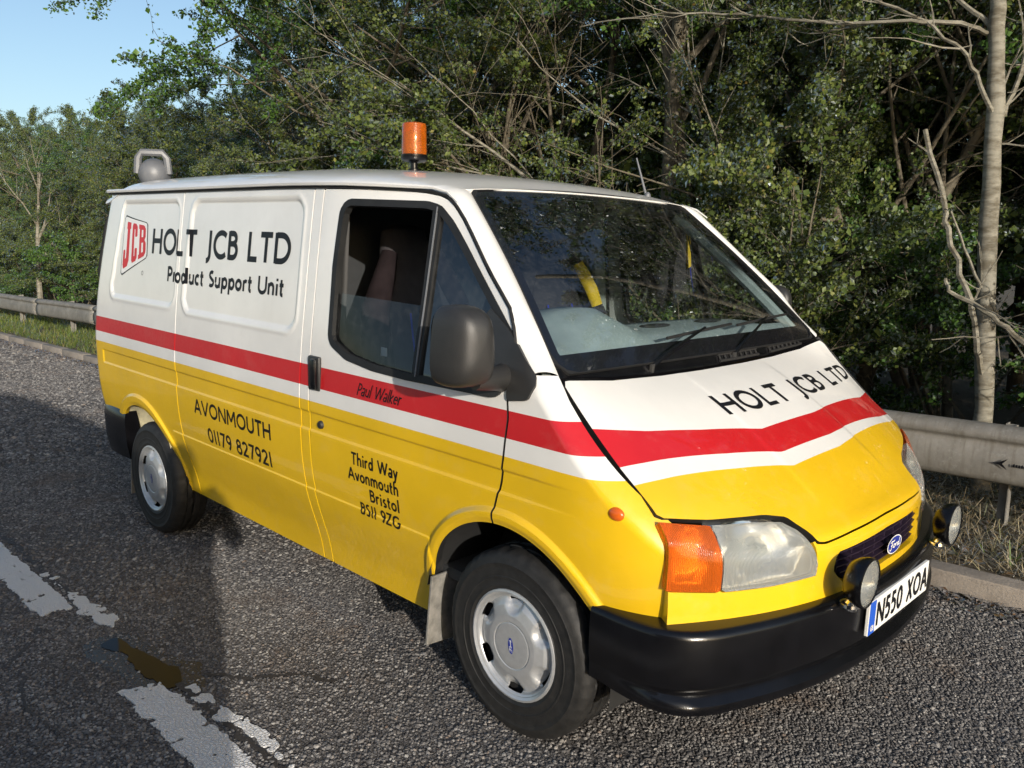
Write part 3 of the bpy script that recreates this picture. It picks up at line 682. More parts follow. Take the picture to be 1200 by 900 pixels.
# ---------------- door fittings
for sg in (-1,1):
    fn=side_fn(sg);fl=sg>0;D=panels[('door',sg)]
    xb=lambda z:-.572+(1.702-z)*.1287
    c=Cutter(lines(-1.07,-.04,.02),lines(1.11,1.76,.02));c.cut(lambda u,v:win_sd(u,v)+.004);c.cut(lambda u,v:.022-win_sd(u,v))
    patch('window_seal',c,fn,['rubber_and_gap_shade'],D,None,.03,fl,lift=.004)
    c=Cutter(lines(-1.07,-.04,.02),lines(1.10,1.76,.02));c.cut(lambda u,v:win_sd(u,v)-.018)
    bar=lambda u,v:.019-np.abs(u-xb(v))
    c.cut(bar);patch('window_divider',c,fn,['rubber_and_gap_shade'],D,None,.02,fl,lift=.001)
    bm=bmesh.new();zz=np.linspace(1.14,1.725,6);pts=fn(xb(zz)+.003,zz);add_tube(bm,[Vector(p)+Vector((0,sg*.004,0)) for p in pts],.0035,5);bm_obj('divider_channel',bm,'lamp_grey',D,True)
    top=1.392 if sg<0 else 1.9
    c=Cutter(lines(-1.07,-.45,.03),lines(1.10,1.76,.03));c.cut(lambda u,v:win_sd(u,v)-.014);c.cut(lambda u,v:xb(v)-.012-u);c.cut(lambda u,v:top-.03*(u+.9)-v)
    patch('window_glass',c,fn,['glass_door'],D,None,0,fl,lift=-.014)
    sail=poly_sd([(-.195,1.10),(-.215,1.405),(-.10,1.34),(-.05,1.30),(-.05,1.10)])
    c=Cutter(lines(-.62,-.04,.03),lines(1.10,1.76,.03));c.cut(lambda u,v:win_sd(u,v)-.014);c.cut(lambda u,v:u-xb(v)-.012);c.cut(lambda u,v:-sail(u,v)+.01)
    patch('quarter_glass',c,fn,['glass_side'],D,None,0,fl,lift=-.010)
    c=Cutter(lines(-.24,-.04,.02),lines(1.10,1.42,.02));c.cut(sail);c.cut(lambda u,v:win_sd(u,v)+.004)
    patch('mirror_base',c,fn,['grey_plastic'],D,None,.02,fl,lift=.008)
    W=panels[('wing',sg)]
    c=Cutter(lines(-.08,.07,.012),lines(1.11,1.32,.012));tri=round_sd([(-.066,1.312),(.05,1.214),(.062,1.185),(.045,1.140),(-.042,1.126),(-.052,1.2)],.012);c.cut(tri)
    patch('wing_corner_trim',c,fn,['grey_plastic'],W,None,.012,fl,lift=.009)
    # handle and lock
    bm=bmesh.new();p0=fn(np.array([-1.165]),np.array([1.0]))[0]
    y=sg*float(Yside(np.array([-1.125]),np.array([1.068]))[0])
    add_box(bm,(-1.165,min(y-sg*.006,y+sg*.012),.998),(-1.085,max(y-sg*.006,y+sg*.012),1.138),.008)
    h=bm_obj('door_handle',bm,'grey_plastic',D,True)
    bm=bmesh.new();add_box(bm,(-1.128,min(y+sg*.010,y+sg*.028),1.006),(-1.093,max(y+sg*.010,y+sg*.028),1.130),.007);bm_obj('handle_grip',bm,'black_plastic',D,True)
    bm=bmesh.new();y=sg*float(Yside(np.array([-1.09]),np.array([.862]))[0]);add_lathe(bm,[(.0,.012),(.012,.012),(.016,.008),(.018,-.004)],16,Matrix.Translation((-1.09,y,.862))@Matrix.Rotation(R(90)*(-sg),4,'X'));bm_obj('door_lock',bm,'steel_dark',D,True)
    # side repeater
    bm=bmesh.new();y=sg*float(Yside(np.array([.383]),np.array([.873]))[0]);v=bmesh.ops.create_uvsphere(bm,u_segments=16,v_segments=10,radius=1.0)['verts']
    for q in v: q.co=Vector((.383+q.co.x*.028,y+q.co.y*.014,.866+q.co.z*.020))
    bm_obj('side_repeater',bm,'amber_solid',W,True)
    # mirror
    m=part(empty('wing_mirror',(0,0,0),van));bm=bmesh.new();rings=[]
    cy,cz=1.128,1.303;hw,hh=.068,.124;N_=28;mx=-.062 if sg<0 else -.20
    if sg>0: cy=1.075;hw=.06
    prof=[(-.095,.90),(-.09,.97),(-.06,1.0),(-.02,.99),(.015,.94),(.04,.85),(.058,.70),(.068,.48),(.072,.22),(.0725,.02)]
    for dx,s_ in prof:
        ring=[]
        for k in range(N_):
            a=2*math.pi*k/N_;ca,sa=math.cos(a),math.sin(a);ex=.55
            yy=abs(ca)**ex*math.copysign(1,ca)*hw*s_;zz=abs(sa)**ex*math.copysign(1,sa)*hh*s_
            yy*=1-.10*(zz/hh);ring.append(bm.verts.new((mx+dx*.85-yy*.28,sg*(cy+yy),cz+zz)))
        rings.append(ring)
    for i in range(len(rings)-1):
        for k in range(N_): bm.faces.new((rings[i][k],rings[i][(k+1)%N_],rings[i+1][(k+1)%N_],rings[i+1][k]))
    bm.faces.new(rings[-1]);o=bm_obj('mirror_housing',bm,'grey_plastic',m,True)
    bm=bmesh.new();ring=[(mx-.085-(.28*yy),sg*(cy+yy),cz+zz) for yy,zz in [(abs(math.cos(a))**.55*math.copysign(1,math.cos(a))*hw*.88,abs(math.sin(a))**.55*math.copysign(1,math.sin(a))*hh*.88) for a in [2*math.pi*k/28 for k in range(28)]]]
    bm.faces.new([bm.verts.new(p) for p in ring]);bm_obj('mirror_glass',bm,'chrome',m)
    bm=bmesh.new();add_tube(bm,[(mx,sg*(cy-.03),1.205),(-.055,sg*1.04,1.200),(-.075,sg*.995,1.195),(-.085,sg*.955,1.19)],[.034,.036,.040,.048],12);bm_obj('mirror_arm',bm,'grey_plastic',m,True)
    # inner door trim
    c=Cutter(lines(-1.14,-.06,.06),lines(.35,1.11,.06));c.cut(lambda u,v:-(.47-np.hypot(u+.04,v-.31)))
    patch('door_trim',c,fn,['cab_grey'],D,None,0,fl,lift=-.06)
# ---------------- wheels
def make_wheel(sg,x,yc,z,name='wheel'):
    w=empty(name,(x,sg*yc,z),van)
    # tyre: turned about y with tread blocks
    n=120;half=.0975;prof=[(.178,.070),(.186,.090),(.197,.0950),(.199,.0965),(.203,.0965),(.205,.0955),(.225,.0980),(.2265,.0995),(.231,.0995),(.2325,.0982),(.255,.0985),(.268,.0978),(.270,.0990),(.275,.0988),(.277,.0970),(.290,.0940),(.303,.0860),(.311,.0760),(.3165,.066),(.318,.046),(.318,.042),(.310,.040),(.310,.034),(.3185,.032),(.3185,.012),(.3185,.008),(.3105,.006),(.3105,-.006)]
    prof=prof+[(r,-a) for r,a in prof[::-1]];v=[];f=[];m=len(prof)
    for k in range(n):
        a=2*math.pi*k/n
        for j,(r,ax) in enumerate(prof):
            rr=r
            if abs(ax)<.08 and r>.3115 and (k+(1 if ax>0 else 3)+int(abs(ax)*90))%5==0: rr=r-.006
            if .055<abs(ax)<.09 and r>.30 and k%3==0: rr=r-.004
            v.append((rr*math.cos(a),ax,rr*math.sin(a)))
    for k in range(n):
        for j in range(m-1): f.append((k*m+j,k*m+j+1,((k+1)%n)*m+j+1,((k+1)%n)*m+j))
    t=mesh_obj('tyre',v,f,'tyre_rubber',w,True)
    try: t.data.set_sharp_from_angle(angle=R(35))
    except Exception: pass
    # wheel trim: pressed cover with six scalloped slots
    s_=sg;o=.0965
    def hgt(a,b):
        r=np.hypot(a,b);th=np.arctan2(b,a);h=np.interp(r,[0,.06,.075,.078,.081,.10,.135,.150,.160,.164,.170,.180,.188,.193],[.004,.004,.003,.0005,.004,.003,-.006,-.016,-.020,-.010,-.005,-.002,-.004,-.012])
        for k in range(6):
            t0=math.pi/6+k*math.pi/3;ca,sa=math.cos(t0),math.sin(t0);p=a*ca+b*sa-.146;q=-a*sa+b*ca;d=1-np.sqrt((p/.046)**2+(q/.042)**2);h=h-.016*sstep(0,.55,d)*(1-sstep(.150,.163,r))
        return h
    tf=lambda a,b:np.stack([a,s_*(o-.004+hgt(a,b)),b],-1)
    rr_=np.concatenate([np.linspace(0,.07,6)[1:],[.073,.076,.079,.083],np.linspace(.09,.15,14),np.linspace(.153,.193,16)])
    tt_=np.linspace(0,2*math.pi,97)
    def polar(u,v): return tf(u*np.cos(v),u*np.sin(v))
    c=Cutter([.004]+list(rr_),tt_)
    def slots(u,v):
        best=np.full(u.shape,-1.0)
        for k in range(6):
            t0=math.pi/6+k*math.pi/3;dv=(v-t0+math.pi)%(2*math.pi)-math.pi;best=np.maximum(best,np.minimum(.0075-np.abs(u-.156),(.20-np.abs(dv))*.156))
        return best
    c.cut(lambda u,v:-slots(u,v))
    patch('wheel_trim',c,polar,['trim_silver'],w,None,.006,flip=(s_>0))
    bm=bmesh.new();add_lathe(bm,[(.0,.0),(.182,.0)],28,Matrix.Translation((0,s_*(o-.045),0))@Matrix.Rotation(R(90),4,'X'));bm_obj('wheel_rim',bm,'steel_dark',w)
    bm=bmesh.new();add_lathe(bm,[(.172,.09),(.18,.0965),(.187,.094),(.19,.085)],40,Matrix.Rotation(R(90) if s_<0 else R(-90),4,'X'));bm_obj('rim_edge',bm,'trim_silver',w,True)
    # oval badge (turned with the wheel)
    ov=lambda u,v: np.stack([u,np.full_like(u,s_*(o-.004+.0052)),v],-1)
    an=R(96);ca,sa=math.cos(an),math.sin(an)
    rot=lambda u,v:ov(u*ca-v*sa,u*sa+v*ca)
    badge(rot,.030,.0125,w,s_>0,'trim_silver')
    return w
def badge(fn,a,b,parent,flip,rim):
    for k,(s_,mt,lf) in enumerate(((1.0,rim,.0),(.90,'ford_blue',.0006))):
        c=Cutter(lines(-a,a,a/9),lines(-b,b,b/6));c.cut(lambda u,v:s_*s_-(u/a)**2-(v/b)**2);patch('badge_oval' if k==0 else 'badge_field',c,fn,[mt],parent,None,0,flip,lift=lf)
    # flowing script word
    st=[[(-.62,.30),(-.48,.42),(-.20,.38),(-.05,.44)],[(-.36,.40),(-.40,.0),(-.50,-.34),(-.64,-.40),(-.70,-.28)],[(-.56,.02),(-.30,.05)],
        [(-.22,-.18),(-.14,.06),(0,.06),(.02,-.14),(-.10,-.26),(-.22,-.18)],[(.02,-.02),(.14,-.02),(.12,.08),(.18,-.24)],[(.14,-.0),(.26,.08),(.32,.02)],
        [(.56,.0),(.44,.08),(.34,-.08),(.42,-.26),(.54,-.12)],[(.62,.44),(.56,.0),(.56,-.24),(.70,-.18)]]
    uv=[];fc=[];lay=[]
    for k,p in enumerate(st):
        pts=[(x*a,y*b*1.15) for x,y in p];Lf,Rt=stroke_quads(pts,b*.13,b*.3);o=len(uv);n=len(Lf);uv+=Lf+Rt;lay+=[k%4]*(2*n);fc+=[(o+i,o+n+i,o+n+i+1,o+i+1) for i in range(n-1)]
    uv=np.array(uv);P=fn(uv[:,0],uv[:,1]);N=surf_normals(fn,uv[:,0],uv[:,1]);N=-N if flip else N;P=P+N*(.0012+np.array(lay)[:,None]*.0001)
    mesh_obj('badge_script',P,[q[::-1] for q in fc] if flip else fc,'plate_white',parent)
make_wheel(-1,0,.868,.316);make_wheel(-1,-2.835,.868,.316);make_wheel(1,0,.868,.316);make_wheel(1,-2.835,.868,.316)
# nose badge
bdg=part(empty('nose_badge',(0,0,0),van));badge(lambda u,v:np.stack([np.full_like(u,.808)+.0*u,u+.026,v+.648],-1),.062,.031,bdg,False,'plate_white')
bm=bmesh.new();add_tube(bm,[(.75,.026,.648),(.8075,.026,.648)],.024,12);bm_obj('badge_mount',bm,'grille_dark',bdg)
# ---------------- number plate
pl=part(empty('number_plate',(0,0,0),van));px_=.853
bm=bmesh.new();add_box(bm,(px_-.012,-.26,.429),(px_,.26,.541),.002);bm_obj('plate_panel',bm,'plate_white',pl)
bm=bmesh.new();add_box(bm,(px_-.004,-.2585,.4305),(px_+.0008,-.212,.5395));bm_obj('plate_band',bm,'plate_blue',pl)
pf=lambda u,v:np.stack([np.full_like(u,px_),u,v],-1)
lettering('plate_lettering','N550',-.200,.015,.446,.079,.0145,pf,'vinyl_black',pl,track=.13);lettering('plate_lettering','XOA',.060,.250,.446,.079,.0145,pf,'vinyl_black',pl,track=.13)
lettering('plate_lettering','GB',-.247,-.224,.442,.018,.0035,pf,'plate_white',pl,lift=.002)
# ---------------- spot lamps
for sg in (-1,1):
    s_=part(empty('spot_lamp',(0,0,0),van));M=Matrix.Translation((.872,sg*.383,.652))@Matrix.Rotation(R(90),4,'Y')@Matrix.Rotation(R(0),4,'X')
    bm=bmesh.new();add_lathe(bm,[(.001,-.052),(.035,-.050),(.058,-.040),(.070,-.020),(.0765,-.002),(.0775,.010),(.076,.016),(.0715,.018),(.070,.012)],36,M);bm_obj('lamp_housing',bm,'black_plastic',s_,True)
    bm=bmesh.new();add_lathe(bm,[(.070,.012),(.060,-.006),(.045,-.022),(.025,-.033),(.001,-.036)],36,M);bm_obj('reflector',bm,'chrome',s_,True)
    bm=bmesh.new();add_lathe(bm,[(.0715,.013),(.05,.019),(.025,.022),(.001,.023)],36,M);bm_obj('lamp_glass',bm,'lens_clear',s_,True)
    bm=bmesh.new();add_tube(bm,[(.835,sg*.383,.560),(.845,sg*.383,.585)],[.022,.018],12);add_lathe(bm,[(.030,0),(.028,.010),(.014,.012)],18,Matrix.Translation((.835,sg*.383,.566)));bm_obj('lamp_bracket',bm,'chrome',s_,True)
# ---------------- roof fittings
def roofz(x,y): return float(roof_fn(np.array([x]),np.array([y/float(Wr(x))]))[0][2])
bx,by=-1.50,-.18;bz=roofz(bx,by)
b_=part(empty('roof_beacon',(0,0,0),van));M=Matrix.Translation((bx,by,bz))
bm=bmesh.new();add_lathe(bm,[(.03,-.01),(.03,.012),(.018,.016),(.018,.040),(.045,.046),(.060,.052),(.0635,.060),(.0635,.078),(.060,.080)],28,M,True);bm_obj('beacon_base',bm,'black_plastic',b_,True)
bm=bmesh.new();add_lathe(bm,[(.0600,.079),(.0605,.10),(.058,.212),(.055,.222),(.045,.226),(.001,.228)],28,M);bm_obj('beacon_lens',bm,'lens_beacon',b_,True)
bm=bmesh.new();add_lathe(bm,[(.02,.08),(.032,.12),(.036,.16),(.03,.185),(.001,.19)],16,M);bm_obj('beacon_reflector',bm,'chrome',b_,True)
wx,wy=-3.36,-.66;wz=roofz(wx,wy)
w_=part(empty('work_lamp',(0,0,0),van));M=Matrix.Translation((wx,wy,wz+.075))@Matrix.Rotation(R(-35),4,'Z')@Matrix.Rotation(R(-90),4,'Y')@Matrix.Scale(.94,4)
bm=bmesh.new();add_lathe(bm,[(.001,-.07),(.035,-.068),(.065,-.052),(.085,-.02),(.095,.02),(.100,.045),(.098,.055),(.088,.055)],28,M);bm_obj('lamp_body',bm,'lamp_grey',w_,True)
bm=bmesh.new();add_lathe(bm,[(.09,.05),(.001,.06)],28,M);bm_obj('lamp_glass',bm,'lens_clear',w_,True)
bm=bmesh.new();ux=Vector((math.cos(R(55)),math.sin(R(55)),0));c0=Vector((wx,wy,wz+.135))
add_tube(bm,[c0-ux*.088+Vector((0,0,-.06)),c0-ux*.080+Vector((0,0,.03)),c0-ux*.058+Vector((0,0,.062)),c0+ux*.058+Vector((0,0,.062)),c0+ux*.080+Vector((0,0,.03)),c0+ux*.088+Vector((0,0,-.06))],.022,8);bm_obj('lamp_handle',bm,'lamp_grey',w_,True)
bm=bmesh.new();add_lathe(bm,[(.045,-.01),(.045,.012),(.02,.02),(.02,.04)],16,Matrix.Translation((wx,wy,wz)),True);bm_obj('lamp_foot',bm,'lamp_grey',w_,True)
bm=bmesh.new();add_tube(bm,[(-.80,.76,roofz(-.80,.76)-.01),(-.88,.76,roofz(-.80,.76)+.20)],[.007,.004],6);add_lathe(bm,[(.02,-.01),(.014,.02),(.006,.03)],12,Matrix.Translation((-.80,.76,roofz(-.80,.76))));part(bm_obj('aerial',bm,'lamp_grey',van))
bm=bmesh.new();zz=roofz(-2.1,-.2);add_box(bm,(-2.18,-.22,zz-.01),(-2.02,-.17,zz+.025),.01);part(bm_obj('roof_bracket',bm,'lamp_grey',van,True))
# ---------------- wheel housings, flaps, floor
for sg in (-1,1):
    for (cx,cz,ri,ro),mt in ((ARC_R,'liner_cream'),(ARC_F,'steel_dark')):
        v=[];f=[];n=20
        for k in range(n+1):
            a=math.pi*k/n-.15+.3*k/n*0
            for yy in (.945,.60): v.append((cx+(ri+.012)*math.cos(a),sg*yy,cz+(ri+.012)*math.sin(a)))
            if k: f.append((2*k-2,2*k-1,2*k+1,2*k))
        b=len(v);v.append((cx,sg*.60,cz));v+= [(cx+(ri+.012)*math.cos(math.pi*k/n-.15),sg*.60,cz+(ri+.012)*math.sin(math.pi*k/n-.15)) for k in range(n+1)]
        f+=[(b,b+1+k,b+2+k) for k in range(n)]
        part(mesh_obj('wheel_housing',v,f,mt,van,True))
    for x0,zt,zb,y0,y1,dx in ((-.425,.42,.125,.74,.955,-.035),(-3.215,.40,.02,.70,.93,-.05)):
        bm=bmesh.new();vs_=add_box(bm,(x0-.006,sg*y0 if sg>0 else -y1,zb),(x0+.006,sg*y1 if sg>0 else -y0,zt),.003)
        for q in bm.verts:
            t=(zt-q.co.z)/(zt-zb);q.co.x+=dx*t*(1+.3*math.sin(q.co.y*9))
            if t>.5 and abs(q.co.y)>.86: q.co.z+=.02
        part(bm_obj('mud_flap',bm,'flap_grey',van))
bm=bmesh.new();add_box(bm,(-3.55,-.80,.27),(-3.32,.80,.40));add_box(bm,(-2.55,-.84,.25),(-.46,.84,.34));add_box(bm,(-3.3,-.55,.33),(.5,.55,.40));add_box(bm,(.40,-.70,.34),(.66,.70,.50))
part(bm_obj('underbody',bm,'steel_dark',van))
bm=bmesh.new();add_tube(bm,[(-2.843,-.72,.235),(-2.843,.72,.235)],.05,10);part(bm_obj('rear_axle',bm,'steel_dark',van,True))
# ---------------- cab interior
bm=bmesh.new();add_box(bm,(-1.56,-.86,.40),(-1.53,.86,1.78));part(bm_obj('bulkhead',bm,'cab_grey',van))
bm=bmesh.new();add_box(bm,(-1.52,-.88,.40),(.30,.88,.44));part(bm_obj('cab_floor',bm,'cab_grey',van))
c=Cutter(lines(-1.52,-.60,.08),lines(-.92,.92,.08));part(patch('headlining',c,lambda x,y:roof_fn(x,y)-np.array([0,0,.035]),['lining'],van,None,0,True))
def seat(y,mt_wing):
    s_=part(empty('seat',(0,0,0),van))
    def cushion(nm,secs,mat):
        bm=bmesh.new();rings=[]
        for (cx,cz,nx,nz,hw,hd) in secs:
            ring=[]
            for k in range(20):
                a=2*math.pi*k/20;ca,sa=math.cos(a),math.sin(a);yy=abs(ca)**.6*math.copysign(1,ca)*hw;dd=abs(sa)**.7*math.copysign(1,sa)*hd
                ring.append(bm.verts.new((cx+nx*dd,y+yy,cz+nz*dd)))
            rings.append(ring)
        for i in range(len(rings)-1):
            for k in range(20): bm.faces.new((rings[i][k],rings[i][(k+1)%20],rings[i+1][(k+1)%20],rings[i+1][k]))
        bm.faces.new(rings[0][::-1]);bm.faces.new(rings[-1]);return bm_obj(nm,bm,mat,s_,True)
    back=[(-.86,.80,.97,.25,.22,.07),(-.90,.95,.97,.25,.245,.085),(-.94,1.12,.97,.25,.25,.085),(-.98,1.28,.97,.25,.235,.075),(-1.01,1.40,.97,.25,.19,.06),(-1.025,1.48,.97,.25,.14,.05),(-1.04,1.57,.97,.25,.125,.05),(-1.055,1.64,.97,.25,.11,.045),(-1.06,1.665,.97,.25,.07,.02)]
    cushion('backrest',back,'cloth_dark')
    cushion('seat_cushion',[(-.90,.76,0,1,.22,.06),(-.80,.79,0,1,.25,.085),(-.55,.80,0,1,.25,.085),(-.40,.79,0,1,.24,.07),(-.36,.78,0,1,.2,.04)],'cloth_dark')
    for q in (-1,1):
        bm=bmesh.new();add_tube(bm,[(-.82,y+q*.235,.86),(-.86,y+q*.25,1.0),(-.91,y+q*.25,1.18),(-.95,y+q*.225,1.32),(-.965,y+q*.17,1.44),(-.985,y+q*.125,1.55)],[.045,.062,.065,.060,.050,.035],12);bm_obj('side_bolster',bm,mt_wing,s_,True)
        bm=bmesh.new();add_tube(bm,[(-.775,y+q*.10,.90),(-.815,y+q*.105,1.05),(-.855,y+q*.10,1.2),(-.885,y+q*.09,1.30)],.004,5);bm_obj('piping',bm,'cloth_blue',s_,True)
    bm=bmesh.new();add_box(bm,(-.90,y-.2,.44),(-.42,y+.2,.72));bm_obj('seat_base',bm,'cab_grey',s_)
    bm=bmesh.new();add_box(bm,(-.835,y-.283,1.14),(-.80,y-.278,1.175));bm_obj('fabric_tag',bm,'plate_white',s_)
seat(-.47,'cloth_brown');seat(.40,'cloth_dark')
for o in van.children:
    if o.name.split('.')[0]=='seat': o.location=(-.16,0,0)
# dashboard: lofted across the cab with a binnacle in front of the driver
ys=np.linspace(-.80,.80,57);v=[];f=[]
for y in ys:
    hump=math.exp(-((y+.43)/.20)**4);tp=1.292-.03*(abs(y)/.84)**3+.085*hump
    pr=[(.02-.03*abs(y),1.232),(-.05,1.272),(-.14,tp-.012-.03*hump),(-.24,tp),(-.31-.04*hump,tp-.004),(-.35-.04*hump,tp-.04),(-.34-.03*hump,1.16),(-.28,1.02),(-.20,.80)]
    v+=[(a,y,b) for a,b in pr]
m=9
for i in range(len(ys)-1):
    for k in range(m-1): f.append((i*m+k,i*m+k+1,(i+1)*m+k+1,(i+1)*m+k))
dash=part(mesh_obj('dashboard',v,f,'dash_grey',van,True))
for yy in (.02,.42):
    bm=bmesh.new();v_=bmesh.ops.create_uvsphere(bm,u_segments=16,v_segments=8,radius=1)['verts']
    for q in v_: q.co=Vector((-.20+q.co.x*.035,yy+q.co.y*.10,1.288+q.co.z*.008))
    bm_obj('demist_vent',bm,'cab_grey',dash,True)
sw=part(empty('steering_wheel',(0,0,0),van));M=Matrix.Translation((-.50,-.43,1.17))@Matrix.Rotation(R(-58),4,'Y')
bm=bmesh.new();n=36;add_tube(bm,[M@Vector((.19*math.cos(2*math.pi*k/n),.19*math.sin(2*math.pi*k/n),0)) for k in range(n+1)],.014,8,False);bm_obj('steering_rim',bm,'rubber_and_gap_shade',sw,True)
bm=bmesh.new();
for a in (20,160,270): add_tube(bm,[M@Vector((0,0,-.02)),M@Vector((.185*math.cos(R(a)),.185*math.sin(R(a)),0))],.018,6)
add_lathe(bm,[(.001,.0),(.05,-.005),(.06,-.03),(.02,-.06)],18,M);bm_obj('steering_spokes',bm,'cab_grey',sw,True)
bm=bmesh.new();add_tube(bm,[M@Vector((0,0,-.03)),M@Vector((0,0,-.35))],.03,10);bm_obj('steering_column',bm,'cab_grey',sw,True)
# belt with a yellow shoulder pad, and the pale inner pillar trims seen through the screen
bm=bmesh.new();add_tube(bm,[(-1.30,.62,1.60),(-1.05,.505,1.53),(-.98,.55,1.38),(-.90,.61,1.20),(-.85,.66,.95)],.022,8,flat=.25);part(bm_obj('seat_belt',bm,'cloth_dark',van,True))
bm=bmesh.new();add_tube(bm,[(-1.03,.51,1.50),(-1.00,.53,1.44),(-.97,.555,1.37),(-.945,.575,1.29)],[.026,.032,.032,.028],10,flat=.5);part(bm_obj('belt_pad',bm,'belt_yellow',van,True))
for sg in (-1,1):
    bm=bmesh.new();z=np.linspace(1.10,1.76,8);pts=[(-1.19,sg*(float(Yp(q))-.055),float(q)) for q in z];add_tube(bm,pts,.035,8,flat=.7);part(bm_obj('pillar_trim',bm,'pale_trim',van,True))
    bm=bmesh.new();b_=np.linspace(.02,.98,8);pts=[Vector(p)+Vector((-.035,-sg*.005,-.035)) for p in ws_fn(np.full(8,sg*.985),b_)];add_tube(bm,pts,.030,8);part(bm_obj('pillar_lining',bm,'dash_grey',van,True))
bm=bmesh.new();add_tube(bm,[(-1.16,-.80,1.70),(-1.15,-.83,1.3),(-1.15,-.84,1.0)],.014,6,flat=.3);part(bm_obj('driver_belt',bm,'rubber_and_gap_shade',van,True))
bm=bmesh.new();add_box(bm,(-.62,-.08,1.735),(-.60,.10,1.79),.01);part(bm_obj('rear_view_mirror',bm,'cab_grey',van,True))
# ================================================================== THE PLACE
def vnoise(x,y,seed=0):
    xi=np.floor(x).astype(np.int64);yi=np.floor(y).astype(np.int64);fx=x-xi;fy=y-yi;fx=fx*fx*(3-2*fx);fy=fy*fy*(3-2*fy)
    def h(a,b):
        n=(a*374761393+b*668265263+seed*974634777)&0x7fffffff;n=((n^(n>>13))*1274126177)&0x7fffffff;return ((n^(n>>16))&0xffff)/65535.0
    return (h(xi,yi)*(1-fx)+h(xi+1,yi)*fx)*(1-fy)+(h(xi,yi+1)*(1-fx)+h(xi+1,yi+1)*fx)*fy
def fbm(x,y,o=4,seed=0):
    s=0;a=.5
    for k in range(o): s=s+a*vnoise(x*2**k,y*2**k,seed+k);a*=.5
    return s/(1-.5**o)
# ---------------- road
t=NT('asphalt');tc=t.n.new('ShaderNodeTexCoord').outputs['Object']
vo=t.add('ShaderNodeTexVoronoi',{'Vector':tc,'Scale':75.0,'Randomness':1.0});vd=t.add('ShaderNodeTexVoronoi',{'Vector':tc,'Scale':75.0},feature='DISTANCE_TO_EDGE')
chipc=t.ramp(vo.outputs['Color'],[(0.0,(.095,.090,.087)),(.5,(.175,.165,.158)),(1.0,(.29,.272,.26))])
edge=t.ramp(vd.outputs[0],[(0.0,(0,0,0)),(.16,(1,1,1))])
n1=t.noise(.9,5,.6,vec=tc);n2=t.noise(6,5,.65,vec=tc)
colr=t.mix(edge,(.050,.044,.040),chipc)
colr=t.mix(t.ramp(n1,[(.45,(0,0,0)),(.70,(.45,.45,.45))]),colr,(.085,.078,.074))
colr=t.mix(t.ramp(n2,[(.58,(0,0,0)),(.80,(.5,.5,.5))]),colr,(.105,.070,.048))
hgt=t.math('ADD',t.math('MULTIPLY',edge,.6),t.math('MULTIPLY',t.noise(220,4,.7,vec=tc),.6))
MAT['asphalt']=t.done(t.bsdf(Base_Color=colr,Roughness=.82,Specular_IOR_Level=.35,Normal=t.bump(hgt,.9,.006)))
t=NT('tar');n=t.noise(50,5,.7);MAT['tar']=t.done(t.bsdf(Base_Color=t.mix(n,(.022,.020,.020),(.060,.052,.048)),Roughness=.7,Normal=t.bump(t.noise(130,4,.7),.8,.004)))
road=mesh_obj('road',[(-150,-40,0),(60,-40,0),(60,1.40,0),(-150,1.40,0)],[(0,1,2,3)],'asphalt');tag(road,kind='structure')
t=NT('earth');n=t.noise(3,5,.65);n2=t.noise(28,5,.7)
MAT['earth']=t.done(t.bsdf(Base_Color=t.mix(n2,t.mix(n,(.050,.036,.022),(.085,.066,.038)),(.13,.10,.062)),Roughness=.95,Normal=t.bump(t.noise(45,5,.75),1.0,.03)))
gnd=mesh_obj('ground',[(-1500,-1500,-.06),(1500,-1500,-.06),(1500,1500,-.06),(-1500,1500,-.06)],[(0,1,2,3)],'earth');tag(gnd,kind='structure')
xs=np.concatenate([np.linspace(-150,-30,25)[:-1],np.linspace(-30,10,161),np.linspace(10,60,11)[1:]]);ysv=np.concatenate([np.linspace(1.48,4,16),np.linspace(4,40,13)[1:]])
Xg,Yg=np.meshgrid(xs,ysv,indexing='ij')
def verge_z(x,y): return .088+.05*(fbm(x*1.3+5,y*1.3,3,3)-.5)*np.clip((y-1.5)/.5,0,1)+.02*(fbm(x*6,y*6,2,8)-.5)*np.clip((y-1.5)/.2,0,1)+.04*np.clip(y-2.6,0,3)
Zg=verge_z(Xg,Yg);nv=len(ysv);V=np.stack([Xg.ravel(),Yg.ravel(),Zg.ravel()],1);F=[(i*nv+j,(i+1)*nv+j,(i+1)*nv+j+1,i*nv+j+1) for i in range(len(xs)-1) for j in range(nv-1)]
verge=mesh_obj('verge',V,F,'earth',smooth=True);tag(verge,kind='structure')
